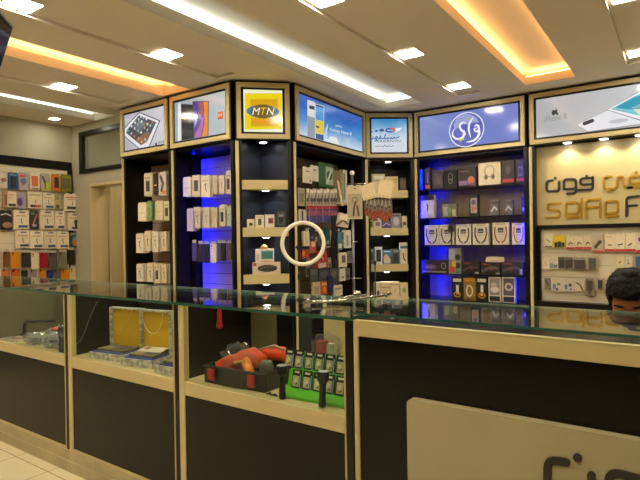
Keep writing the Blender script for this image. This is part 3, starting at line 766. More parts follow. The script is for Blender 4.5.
rows = {
 'top': [((0, 172, 7, 188), 'd8ccc0', [('e', .5, .5, .4, .12, 'a05048'), ('s', [(.2, .3), (.8, .6)], .1, '7a8a9a')], 'pale pack with a red cable print'),
         ((8.5, 172.5, 18, 189.5), '24507a', [('R', .25, .15, .75, .75, '2c3438', .012), ('r', .1, .82, .9, .9, '6a8aa8')], 'blue blister pack'),
         ((19, 172.5, 28, 190), 'b9a9a8', [('e', .5, .5, .35, .2, '6a7a98'), ('r', .1, .75, .7, .85, 'c04a40'), ('s', [(.3, .2), (.7, .45)], .1, '8a6a70')], 'grey pack with a red and blue print'),
         ((30, 173, 39.5, 189.5), 'e8dcc8', [('r', .15, .2, .85, .82, 'd8704a'), ('r', .1, .04, .9, .1, '6a5848')], 'white card with a large orange square'),
         ((41, 173.5, 50, 191.5), 'b4a890', [('s', [(.2, .8), (.45, .5), (.55, .2)], .2, '5a3a80'), ('R', .5, .05, .9, .5, 'b8c818', .01), ('r', .05, .02, .9, .12, 'c8c020')], 'purple and lime blister pack'),
         ((52, 174, 60, 191), 'cc7a28', [('R', .3, .2, .75, .8, '4a3a2c', .012), ('s', [(.3, .4), (.8, .55)], .1, 'c03a20')], 'orange blister pack with a dark gadget'),
         ((61, 174.5, 71.5, 192), '7f7a2c', [('R', .2, .2, .8, .75, '6f6a48', .01), ('e', .65, .25, .2, .1, 'c8a030'), ('r', .2, .8, .8, .9, '8a9040')], 'olive green blister pack')],
 'second': [((3, 191, 8.5, 208), 'b08a6a', [('r', .3, .2, .9, .8, '8a5a48')], 'brown edged pack'),
            ((7.5, 191, 16.5, 207), 'e4d3b0', [('r', .1, .72, .7, .78, 'd08860'), ('r', .1, .05, .9, .2, '3c3a34'), ('r', .1, .55, .6, .6, 'd0a080')], 'white card with orange lines and a black foot'),
            ((16, 192, 25.5, 208.5), 'a9a0a8', [('e', .4, .4, .3, .25, '584a80'), ('r', .3, .6, .8, .68, '8a80a0')], 'lilac grey card with a purple shape'),
            ((28, 191.5, 42, 208.5), 'e6d6b4', WCR, 'wide white card with a red corner'),
            ((42.5, 192.5, 54.5, 209), 'eadabb', WC, 'white card with a blue tab'),
            ((55, 194, 60, 208.5), 'b8a468', [('r', .2, .05, .8, .25, '4a4a38'), ('r', .2, .6, .8, .8, '8a8a58')], 'narrow khaki pack'),
            ((64, 193.5, 78, 211), 'eedfbe', WC2, 'white card with an orange line and dark foot')],
 'third': [((0, 210, 12, 230), '2e2622', [('s', [(.1, .75), (.5, .82), (.9, .72)], .1, 'c8c0b0'), ('e', .6, .25, .4, .15, 'a87860')], 'large black pack with a pale swoosh'),
           ((13.5, 210, 29, 229), 'eddebd', WC, 'white card beside the large black pack'),
           ((30, 211, 38.5, 229), '3a3430', [('s', [(.4, .3), (.8, .8)], .18, 'b86a58'), ('r', .1, .8, .5, .9, '6a8a78'), ('e', .5, .2, .3, .08, 'a09890')], 'dark pack with a pink stripe'),
           ((40, 210, 54.5, 229.5), 'e9d9b6', WC, 'white card beside the striped dark pack'),
           ((55, 211, 65, 229.5), 'ecdcb9', WC, 'narrow white card with a blue foot'),
           ((68, 212.5, 80.5, 230.5), 'e6d5b0', WC + [('R', .55, .1, .85, .6, '34384a', .008)], 'white card with a dark bottle print')],
 'fourth': [((15.5, 230, 30, 248), 'e6d5b2', WC, 'white card with a printed corner'),
            ((30, 230.5, 43.5, 248.5), 'eddebd', WC, 'tilted white card with a blue foot'),
            ((44, 230.5, 56.5, 248.5), 'e4d2ac', WC, 'creamy card with a blue tab'),
            ((56.5, 231, 69, 248.5), 'eadab6', WC, 'white card with a small cable print'),
            ((69.5, 232, 81, 247.5), '3c4048', [('e', .5, .4, .3, .3, '6a8090'), ('R', .3, .15, .75, .5, 'b07840', .008), ('r', .1, .8, .9, .92, '8a8878')], 'dark blister pack with an orange gadget')]}
for rn, lst in rows.items():
    for i, (q, c, pr, look) in enumerate(lst):
        hang(LW, t, q, -.075 - .014 * (i % 2), .012, c, pr, f'{look}, {rn} row of the framed slat board', 'accessory pack', 'packs on the framed slat board', -.022)
# phone cases
def phone_case(fr, q, v, col, label, group, cab=None, vb=0, header='c8bca8'):
    u0, u1, z0, z1 = pxbox(fr, q, v); w, h = u1 - u0, z1 - z0
    b = MB(); r_ = w * .16; hh = h * .86
    out = rounded([(0, 0), (-w / 2, 0), (-w / 2, hh), (w / 2, hh), (w / 2, 0), (0, 0)], r_)[:-1]
    b.prism(out, 0, .010, pm(col, .3))
    b.prism([(x * .88, .012 + z * (1 - .024 / hh)) for x, z in out], -.0012, 0, pm(col, .3))
    o = b.build('phone_case', None, 0, False, fr.at((u0 + u1) / 2, v, z0), fr.a); tag(o, label, 'phone case', group)
    b = MB(); b.ell(-w * .28, hh * .9, w * .10, w * .10, -.0026, -.0012, pm('141414', .2), 12); b.ell(-w * .28, hh * .78, w * .06, w * .06, -.0026, -.0012, pm('141414', .2), 10); b.build('camera_cutout', o)
    b = MB(); b.box(-w * .4, w * .4, .002, .004, hh + .0005, h, P(header)); b.box(-w * .06, w * .06, .0015, .002, h * .93, h * .97, P('4a4238')); b.build('hang_tag', o)
    if cab:
        hk = MB(); hk.tube([((u0 + u1) / 2, v + .012, z1 - .006), ((u0 + u1) / 2, vb, z1 - .006)], .0022, CHROME, 6); hk.build('display_hook', cab)
    return o
for i, (q, c, n) in enumerate([((0, 249, 2.5, 266), 'b8a890', 'pale'), ((3.5, 249, 10, 267), '7a4e22', 'brown'), ((11, 249, 20, 268), 'd98a20', 'bright orange'), ((22, 250, 30.5, 267.5), '3e3630', 'dark brown'), ((31.5, 250, 39, 269), 'e2d0b0', 'cream'),
                          ((40, 250, 48, 268), 'a01a2c', 'crimson'), ((48.5, 250, 57.5, 268), '57524c', 'grey'), ((58.5, 249, 67, 268.5), '7a7560', 'khaki grey'), ((67.5, 247.5, 75, 264), '1c1712', 'black')]):
    phone_case(LW, q, -.075, c, f'{n} phone case in the upper row of cases on the framed slat board', 'phone cases on the framed slat board', t, -.022)
for i, (q, c, n) in enumerate([((2, 268, 10, 277), 'c8785a', 'salmon'), ((11.5, 268, 20, 278), 'b85a20', 'rust orange'), ((21.5, 269, 28, 279), '2c2a22', 'blackish'), ((30, 268, 37, 279), '9a8a98', 'lilac'), ((39, 267, 46, 281), 'd08a1c', 'amber'),
                          ((47, 268, 53.5, 281), '27386e', 'navy blue'), ((54.5, 267, 61, 281), '5e5a50', 'smoky'), ((61.5, 266.5, 69.5, 284), 'd8891e', 'tall orange'), ((70, 264.5, 77.5, 285), 'dccb9a', 'tall ivory')]):
    phone_case(LW, q, -.045, c, f'{n} phone case in the lower row of cases on the framed slat board', 'phone cases on the framed slat board', t, -.022)

# --- tablet-sign cabinet: four rows of white packs on hooks, each front pack with more behind it
SQ = [('s', [(.4, .55), (.55, .62), (.5, .4), (.62, .25)], .07, '4a4038'), ('r', .15, .72, .8, .78, 'cbb894')]
SQ2 = [('R', .3, .2, .7, .65, '4c4640', .006), ('r', .15, .75, .8, .82, 'b8a88c')]
PL = [('r', .2, .4, .8, .46, 'd6c49c')]
def deep(fr, cab, q, v, n, body, prints, label, glabel, group, th=.014, step=.034, vb=DEP - .022):
    hang(fr, cab, q, v, th, body, prints, label, 'accessory pack', group, vb, 'hanging_white_pack', True, .12, True)
    u0, u1, z0, z1 = pxbox(fr, q, v)
    for k in range(1, n + 1):
        item('hanging_white_pack', fr, u0, u1, z0 - .003 * (k % 2), z1 - .003 * (k % 2), v + k * step, th, body, [], glabel, 'accessory pack', group, .12)
gl = 'packs in the cabinet under the tablet sign'
for rn, y, lst in (('top', 0, [((144, 173, 152, 196), 'dccdb0', SQ2, 'white pack with a dark gadget'), ((153, 173.5, 157.5, 194), '3a2f22', PL, 'dark brown pack'), ((158.5, 172, 166, 195), 'cfc4b8', [('s', [(.3, .8), (.6, .5), (.4, .2)], .3, '5a5450'), ('e', .7, .12, .25, .08, 'e08a20')], 'silver pack with an orange spot')]),
                   ('second', 0, [((138, 202.5, 146, 221), 'e9dcc0', PL, 'plain white pack'), ((147, 201, 151.5, 220), '8fae70', SQ, 'green edged pack'), ((155, 200.5, 162.5, 220), 'e2d3a8', PL, 'cream pack'), ((164, 201, 169.5, 220), 'e6d8b4', SQ2, 'white pack by the cream post')]),
                   ('third', 0, [((136, 233.5, 143, 253), 'ecdcc2', SQ, 'plain bright pack'), ((144.5, 231, 150.5, 251), 'e4d2b0', SQ, 'white pack with a black squiggle'), ((152, 231.5, 158, 252), 'e8d8b8', SQ, 'white pack with two black marks'), ((161, 231.5, 166.5, 251), 'e2d0ac', SQ, 'white pack near the post')]),
                   ('bottom', 0, [((136.5, 264, 143, 281.5), 'ecdec4', SQ, 'white pack with one dark stroke'), ((147, 263, 153, 282), 'e6d6b4', SQ, 'white pack with a dark zigzag'), ((154.5, 263.5, 159.5, 283), 'e4d4b0', SQ2, 'white pack with a grey gadget'), ((161.5, 264, 166.5, 283), 'e4d2ac', SQ, 'small white pack near the post')])):
    for i, (q, c, pr, look) in enumerate(lst):
        deep(L1, cab_L1, q, .05 + .02 * (i % 2), 2, c, pr, f'{look}, {rn} row of the cabinet under the tablet sign', f'pack behind the front ones, {rn} row under the tablet sign', gl)
gl = 'packs in the blue lit cabinet'
for rn, lst in (('top', [((183, 177, 190.5, 196.5), 'e4dcd6', PL, 'plain white pack with a blue edge'), ((192, 175, 200, 196.5), 'e2d4c0', [('R', .3, .25, .75, .75, '5a5048', .006)], 'white pack with a square black gadget'), ((201.5, 175, 209.5, 197), 'e6dac8', SQ, 'white pack with a dark pen shape'), ((213, 175, 217, 194), 'd2c2a8', PL, 'narrow beige pack'), ((219, 175, 224, 193), 'dcd0c0', SQ, 'pale pack with one mark'), ((226, 170.5, 231, 194), 'dcd2c4', SQ2, 'tall pale pack near the post')]),
                ('middle', [((187, 208.5, 193, 231), 'c4b8d8', PL, 'bluish white pack'), ((194, 207, 200, 228), 'd8cab8', SQ, 'white pack with dots'), ((203, 207, 209, 228), 'd6c8b4', SQ, 'white pack with a squiggle'), ((212, 207.5, 217, 228), 'c8b8a0', PL, 'plain beige pack'), ((219.5, 204.5, 225, 226), 'dcccb0', SQ2, 'cream pack with a gadget'), ((226.5, 206, 231, 226), 'b8c8b4', SQ, 'pale green pack near the post')])):
    for i, (q, c, pr, look) in enumerate(lst):
        deep(L2, cab_L2, q, .06 + .02 * (i % 2), 2, c, pr, f'{look}, {rn} row of the blue lit cabinet', f'pack behind the front ones, {rn} row of the blue lit cabinet', gl)
for i, (q, c, n) in enumerate([((192, 240, 196.5, 261), '4a4290', 'violet'), ((198, 241, 203, 262), '2c2624', 'matt black'), ((204, 241, 209, 262.5), '1e1c1c', 'jet black'), ((210.5, 241, 216, 263), 'e2d4ba', 'ivory'), ((217.5, 240, 221, 261), '4c4a50', 'grey'), ((221.5, 240, 225.5, 261), '1e2028', 'blue black'), ((227, 240, 231, 260), '5a5048', 'taupe')]):
    phone_case(L2, q, .07, c, f'{n} phone case hanging in the bottom row of the blue lit cabinet', 'phone cases in the blue lit cabinet', cab_L2, DEP - .022)

# --- yellow-sign corner cabinet: boxes on the shelves
gm = 'boxes on the corner cabinet shelves'
def st(fr, q, zs, v, th, c, pr, label, g, name='product_box', turn=0): return stand(fr, q, zs, v, th, c, pr, label, 'box', g, name, turn)
st(MT, (247, 219, 254.5, 227), MZ[1], .012, .022, 'ddccaa', [('r', .3, .2, .75, .55, '4a4238')], 'smallest white box on the middle corner shelf', gm)
st(MT, (255.5, 215, 264, 227), MZ[1], .05, .04, 'e0d2b4', [('r', .3, .2, .7, .7, '5a5648'), ('r', .1, .8, .9, .88, 'c0a888')], 'white box with a grey device print on the middle corner shelf', gm)
st(MT, (265, 214.5, 274.5, 227), MZ[1], .03, .03, 'd8ccb8', [('r', .35, .3, .85, .72, '9a3a34'), ('r', .1, .05, .3, .9, 'e8e0d0'), ('r', .45, .4, .7, .6, '4a4a60')], 'white box with a red square on the middle corner shelf', gm)
st(MT, (275.5, 210, 286.5, 227), MZ[1], .007, .018, '2c2e30', [('r', .15, .12, .85, .88, '4c5254'), ('e', .5, .5, .22, .3, '26282a'), ('r', .3, .6, .7, .75, '8a8c80')], 'tall dark framed box on the middle corner shelf', gm)
zb = MZ[2]
o = st(MT, (252.5, 262.3, 280.5, 274.4), zb, .012, .05, 'd6bfa4', [('e', .53, .5, .36, .3, '3e3a3a'), ('s', [(.22, .45), (.5, .66), (.84, .62)], .05, '5c5650'), ('r', .03, .7, .14, .95, 'a84a40')], 'wide pinkish speaker box at the bottom corner shelf', gm)
z2 = zb + .0008 + o.dimensions.z if False else max(v[2] for v in o.bound_box) + o.location.z
o = st(MT, (255.5, 248.8, 274, 262), z2, .016, .04, 'e2d8c4', [('r', .3, .22, .95, .85, '5f9a90'), ('r', .36, .3, .9, .76, '3f7a74'), ('r', .05, .1, .2, .6, 'c8b8a0'), ('r', .25, .04, .95, .1, 'c87a60')], 'white box with a teal screen print on top of the speaker box', gm)
z3 = max(v[2] for v in o.bound_box) + o.location.z
u0, zz = MT.px(264, 247, .06)
b = MB(); b.lathe([(.028, 0), (.032, .008), (.026, .022), (.012, .030)], (0, 0, 0), pm('c8792e', .4), 16); b.lathe([(.012, .0302), (.010, .036)], (0, 0, 0), pm('e0b070'), 12)
tag(b.build('round_gadget', None, 0, True, MT.at(u0, .036, z3 + .001)), 'small orange round gadget on top of the teal print box', 'gadget')

# --- SABAFON cabinet: boxes on four shelves
gs = 'boxes on the shelves under the SABAFON sign'
st(SB, (385.5, 176.5, 398, 190.5), SZ[0], .06, .05, 'd8c08e', [('r', .6, .75, .9, .8, '9a8050'), ('r', .6, .55, .9, .6, '9a8050')], 'cream box at the top shelf under the SABAFON sign', gs)
st(SB, (372, 174, 385, 190.5), SZ[0], .075, .05, 'b4a98a', [('r', .1, .7, .9, .9, 'd8d0b8')], 'greyish box behind the hanging cards on the top shelf', gs)
st(SB, (400, 178, 406, 190.5), SZ[0], .06, .04, '4a453c', [('r', .2, .2, .8, .8, '5e584c')], 'narrow dark box at the end of the top shelf', gs)
for q, c, pr, lb in (((368, 220, 373.5, 228), 'a8a840', [('e', .5, .5, .35, .35, '4a5a28')], 'small lime box on the second shelf'), ((374, 218, 381.5, 228), 'cbbfae', [('r', .2, .2, .8, .6, '7a706a')], 'small white box beside the lime box'),
                     ((382, 221, 391, 228), '5a4a8a', [('s', [(.1, .3), (.5, .7), (.9, .4)], .1, 'b8a8c8')], 'low violet box on the second shelf'), ((391.5, 213.5, 401, 228), '8d8a92', [('e', .5, .45, .3, .3, 'c8c0b8'), ('r', .1, .8, .9, .92, '5a5a60')], 'tall grey box with a pale oval on the second shelf'),
                     ((402, 216, 407, 228), 'd6c8a8', [('r', .2, .2, .8, .5, '5a5248')], 'white box at the end of the second shelf')):
    st(SB, q, SZ[1], .06, .05, c, pr, lb + ' under the SABAFON sign', gs)
for q, c, pr, lb in (((366.8, 249, 374.3, 264), '5e6e6c', [('r', .15, .3, .85, .75, '3c4a4a'), ('r', .15, .85, .85, .92, 'a8b0a8')], 'teal grey box'), ((375, 247, 382.3, 264), 'cdd0d2', [('r', .18, .15, .82, .85, '2e3030')], 'white box with a black screen print'),
                     ((383, 250, 391.3, 264), '3f7f98', [('e', .4, .4, .35, .3, 'd8b49a'), ('r', .1, .05, .9, .4, 'd8cbb8'), ('r', .1, .85, .9, .93, 'cfe0e4')], 'blue box with a pale hand print'), ((392, 249, 399.5, 264), '5c5f5c', [('r', .2, .2, .8, .7, '3c3e3c'), ('r', .2, .8, .8, .9, '9aa09a')], 'grey box with a dark device'),
                     ((400.2, 242.5, 407.4, 264), 'e0d6c0', [('r', 0, .72, 1, .84, '3f7888'), ('s', [(.4, .5), (.5, .25), (.7, .15)], .16, '4a3c34')], 'tall white box with a blue band')):
    st(SB, q, SZ[2], .06, .05, c, pr, lb + ', third shelf under the SABAFON sign', gs)
for q, c, pr, lb in (((367.5, 284, 373.5, 297.5), '3c2e2a', [('r', .2, .2, .8, .45, 'c8a898')], 'dark brown box'), ((374.5, 282.5, 380.5, 297.5), 'dcd0b4', [('e', .6, .3, .25, .15, '4a5060')], 'slim white box'),
                     ((381, 282, 390.5, 297.5), 'e2cfa0', [('r', .1, .62, .9, .68, 'c87a50'), ('r', .1, .25, .8, .3, 'c87a50'), ('r', .05, .05, .95, .1, 'b87848')], 'cream box with orange lines'), ((391, 282, 399.5, 297.5), 'e0cda0', [('r', .1, .8, .9, .84, '8a7048'), ('s', [(.4, .3), (.6, .55)], .05, '8a7048')], 'cream box with a thin brown line'),
                     ((400.5, 283, 408, 297.5), 'd8cba4', [('e', .5, .5, .25, .2, '8aa070')], 'cream box with a faint green spot')):
    st(SB, q, SZ[3], .06, .05, c, pr, lb + ', lowest shelf under the SABAFON sign', gs)

# --- round-logo cabinet: five glass shelves
gw = 'boxes on the glass shelves under the round logo sign'
w1 = lambda q: (412 + q[0] / 5.333, 150 + q[1] / 5.333, 412 + q[2] / 5.333, 150 + q[3] / 5.333)
w2 = lambda q: (412 + q[0] / 5.333, 215 + q[1] / 5.333, 412 + q[2] / 5.333, 215 + q[3] / 5.333)
HP = [('o', .5, .62, .24, .28, .06, 'b9a48c'), ('e', .34, .36, .10, .13, 'a58c74'), ('e', .66, .36, .10, .13, 'a58c74'), ('e', .36, .36, .05, .08, '6a5a4c'), ('e', .68, .36, .05, .08, '6a5a4c')]
for f_, q, si, c, pr, lb, th in (
    (w1, (30, 104, 54, 208), 0, '2458b0', [('r', .2, .2, .8, .8, '3a90c0')], 'narrow blue box at the left end of the top glass shelf', .06),
    (w1, (68, 96, 98, 208), 0, '3a302c', [('r', .1, .05, .95, .2, 'd86a30'), ('r', .4, .3, .7, .8, '8a7468')], 'narrow black box with an orange foot', .06),
    (w1, (108, 110, 168, 204), 0, '4c443c', [('r', .2, .2, .85, .8, '5e564a'), ('s', [(.5, .7), (.6, .3)], .06, '7a7060')], 'dim brown box on the top glass shelf', .07),
    (w1, (172, 106, 240, 202), 0, '1e1a18', [('o', .5, .58, .2, .25, .05, '8a8680'), ('e', .5, .35, .17, .15, '7a7874'), ('e', .5, .35, .1, .09, '2a2826')], 'black box with a grey headphone print', .07),
    (w1, (246, 90, 344, 183), 0, '3a302e', [('r', .05, .08, .5, .3, '8a7898'), ('e', .72, .3, .2, .22, 'c0785a'), ('r', .5, .05, .95, .16, '7a4a60'), ('r', .1, .75, .6, .82, '6a5a54')], 'dark box with a violet and orange print', .07),
    (w1, (355, 67, 473, 188), 0, 'e2d2ae', HP, 'large cream box with a beige headphone print', .08),
    (w1, (480, 55, 548, 172), 0, '3c342c', [('r', 0, .06, .96, .2, 'b83a34'), ('e', .5, .6, .2, .2, '5a5248')], 'large dark box with a red lettered foot', .08),
    (w1, (552, 50, 600, 166), 0, '342e2a', [('r', .1, .08, 1, .2, 'b83a34'), ('r', .3, .3, .8, .7, '6a6460'), ('e', .55, .5, .2, .15, '3a3634')], 'dark gaming box at the right end of the top glass shelf', .08),
    (w1, (48, 242, 118, 356), 1, 'd4ccb8', [('r', 0, .78, 1, 1, '2a2826'), ('s', [(.45, .62), (.55, .5), (.5, .36)], .08, '2e2c2a'), ('e', .5, .3, .05, .03, '3a3836')], 'white box with a black top on the second glass shelf', .07),
    (w1, (160, 288, 240, 350), 1, '7a7458', [('R', .1, .1, .38, .8, 'a8a894', .004), ('R', .45, .1, .62, .7, '6a8a70', .004), ('R', .7, .1, .92, .6, 'c0b090', .004)], 'low see-through pack of small cables', .05),
    (w1, (305, 238, 355, 346), 1, '2a2420', [('r', .15, .15, .85, .85, 'a89a98'), ('e', .5, .65, .25, .12, '6a5a70'), ('e', .5, .35, .25, .12, 'b07868')], 'upright black box with a rosy phone print', .05),
    (w1, (415, 270, 463, 341), 1, '6a645c', [('s', [(.2, .3), (.5, .6), (.8, .4)], .2, 'c8c4bc'), ('r', .1, .8, .9, .9, '4a443c')], 'small silver grey card box, nearer the dark phone box', .04),
    (w1, (490, 268, 540, 336), 1, '625c54', [('s', [(.2, .35), (.5, .6), (.8, .35)], .2, 'c0bab0'), ('r', .1, .8, .9, .9, '4a443c')], 'small silver grey card box, nearer the blue light', .04),
    (w1, (585, 252, 604, 332), 1, '1c2440', [('r', .2, .2, .9, .4, 'a8a8b0')], 'narrow blue black box at the end of the second glass shelf', .05),
    (w2, (52, 243, 192, 306), 3, '2e2622', [('e', .35, .5, .25, .22, '6a4a48'), ('o', .85, .6, .1, .25, .03, '8a8078'), ('r', .05, .08, .95, .2, '8a8070'), ('t', 'GAMING', .2, .42, .5, .18, 'b0a898')], 'long dark game controller box with a round ring print', .08),
    (w2, (195, 176, 262, 306), 3, '8a8478', [('r', .05, .55, .5, .95, 'a8a6b0'), ('e', .75, .65, .2, .12, '3a3834'), ('e', .75, .32, .2, .12, '3a3834'), ('r', .05, .08, .5, .3, 'c04a30'), ('r', .3, .28, .6, .5, 'c8b02c'), ('r', .6, .05, .9, .15, '4a8a50')], 'tall multicoloured speaker box', .08),
    (w2, (266, 250, 362, 314), 3, '262220', [('s', [(.1, .3), (.5, .65), (.85, .55)], .12, '4a4644'), ('r', .1, .85, .5, .92, '9a4038'), ('r', .75, .08, .95, .2, 'a8a090'), ('e', .55, .5, .1, .1, '7a3a38')], 'black keyboard box beside the multicoloured speaker box', .08),
    (w2, (366, 255, 472, 316), 3, '292523', [('s', [(.1, .3), (.5, .65), (.85, .55)], .12, '5a5654'), ('r', .1, .85, .5, .92, '9a4038'), ('r', .78, .08, .95, .2, 'a8a090'), ('e', .55, .5, .1, .1, '8a3a38')], 'black keyboard box with the cream card on top', .08),
    (w2, (476, 253, 594, 318), 3, '272422', [('s', [(.1, .35), (.5, .65), (.8, .55)], .12, '4f4b49'), ('r', .1, .85, .5, .92, '8a4038'), ('r', .85, .1, .97, .5, 'a8a090'), ('e', .45, .5, .1, .1, '7a3a38')], 'black keyboard box at the right end of its glass shelf', .08),
    (w2, (214, 332, 270, 462), 4, '1a1714', [('r', .1, .8, .9, .94, 'd8d0b8'), ('o', .5, .25, .36, .13, .12, 'b08a30'), ('r', .4, .35, .65, .66, 'd8d2c8'), ('e', .55, .3, .14, .06, 'd8b050')], 'black watch box with a gold ring print, first beside the blue light', .06),
    (w2, (274, 332, 341, 462), 4, '8a6a24', [('o', .5, .42, .3, .26, .11, 'd8d0b8'), ('r', .1, .8, .9, .95, 'b8842c'), ('r', .2, .04, .8, .1, '5a4418')], 'gold watch box with an upright white ring', .06),
    (w2, (344, 332, 402, 464), 4, '1c1916', [('r', .1, .8, .9, .94, 'd8d0b8'), ('o', .5, .25, .36, .13, .12, 'b5802c'), ('r', .4, .38, .65, .68, 'e0d8d0'), ('e', .5, .28, .16, .06, 'd8a850')], 'black watch box with a gold ring print, beside the white framed boxes', .06),
    (w2, (408, 331, 476, 470), 4, 'e0d6c2', [('r', .08, .28, .92, .95, '8c8076'), ('e', .5, .5, .35, .12, 'd8ccc4'), ('e', .45, .68, .25, .1, 'b8a8a0'), ('r', .08, .04, .92, .24, '2a2624')], 'white framed box with a silver bracelet picture', .06),
    (w2, (482, 331, 552, 472), 4, 'e0d6c2', [('r', .08, .28, .92, .95, '5c524a'), ('e', .5, .62, .32, .16, 'c8baa8'), ('e', .5, .62, .18, .09, '6a5e54'), ('r', .08, .04, .92, .24, '2a2624')], 'white framed box with a round watch picture', .06)):
    st(WA, f_(q), WZ[si], .045, th, c, pr, lb, gw)
NB = [('s', [(.16, .8), (.13, .5), (.25, .2), (.42, .10)], .085, '35302c'), ('s', [(.84, .8), (.87, .5), (.75, .2), (.58, .10)], .085, '35302c'), ('r', .32, .55, .68, .76, '4a4640'), ('r', .36, .6, .64, .66, 'a8a090'), ('r', .2, .9, .8, .95, 'b8ae98'), ('r', .3, .44, .7, .48, 'c0b49c')]
NBB = [p[:-1] + ('8a5c3c',) if p[0] == 's' else p for p in NB]
for i, (q, n, pr) in enumerate([((68, 54, 145, 159), 'first from the blue light', NB), ((148, 52, 225, 158), 'with a round black pad in front', NB), ((235, 50, 315, 158), 'third along the shelf', NB), ((325, 46, 410, 158), 'fourth along the shelf', NB), ((430, 40, 517, 156), 'with brown neckband, wider', NBB), ((534, 42, 604, 156), 'with brown neckband at the post', NBB)]):
    st(WA, w2(q), WZ[2], .045, .06, 'd8d0bc' if i < 4 else 'dcccb0', pr, f'white neckband earphone box {n}', 'white neckband boxes on the middle glass shelf', 'earphone_box')
q = w2((190, 46, 226, 96)); u0, u1, z0, z1 = pxbox(WA, q, .03)
b = MB(); b.ell(0, 0, (u1 - u0) / 2, (z1 - z0) / 2, 0, .009, pm('2c2624', .3), 20); b.ring(0, 0, (u1 - u0) / 2.4, (z1 - z0) / 2.4, .005, -.002, 0, pm('7a6a60'), 20)
b.box(-.006, .006, .0015, .006, WZ[2] + .0008 - (z0 + z1) / 2, -(z1 - z0) / 2.1, pm('2c2624', .3))
tag(b.build('smart_watch_display', None, 0, False, WA.at((u0 + u1) / 2, .031, (z0 + z1) / 2), WA.a), 'round black watch face standing before the second neckband box', 'watch')
q = w2((390, 213, 495, 248)); u0, u1, z0, z1 = pxbox(WA, q, .08)
kb_top = max(o.location.z + o.dimensions.z for o in bpy.data.objects if o.get('label', '').startswith('black keyboard box with the cream'))
b = MB(); b.prism([(-.085, 0), (.09, .004), (.098, .052), (-.075, .056)], 0, .003, pm('dcc79c')); b.prism([(-.085, 0), (.09, 0), (.09, .004)], .003, .03, pm('dcc79c'))
tag(b.build('price_card', None, 0, False, WA.at((u0 + u1) / 2, .06, kb_top + .006), WA.a), 'blank cream card lying on top of the middle keyboard box', 'card')

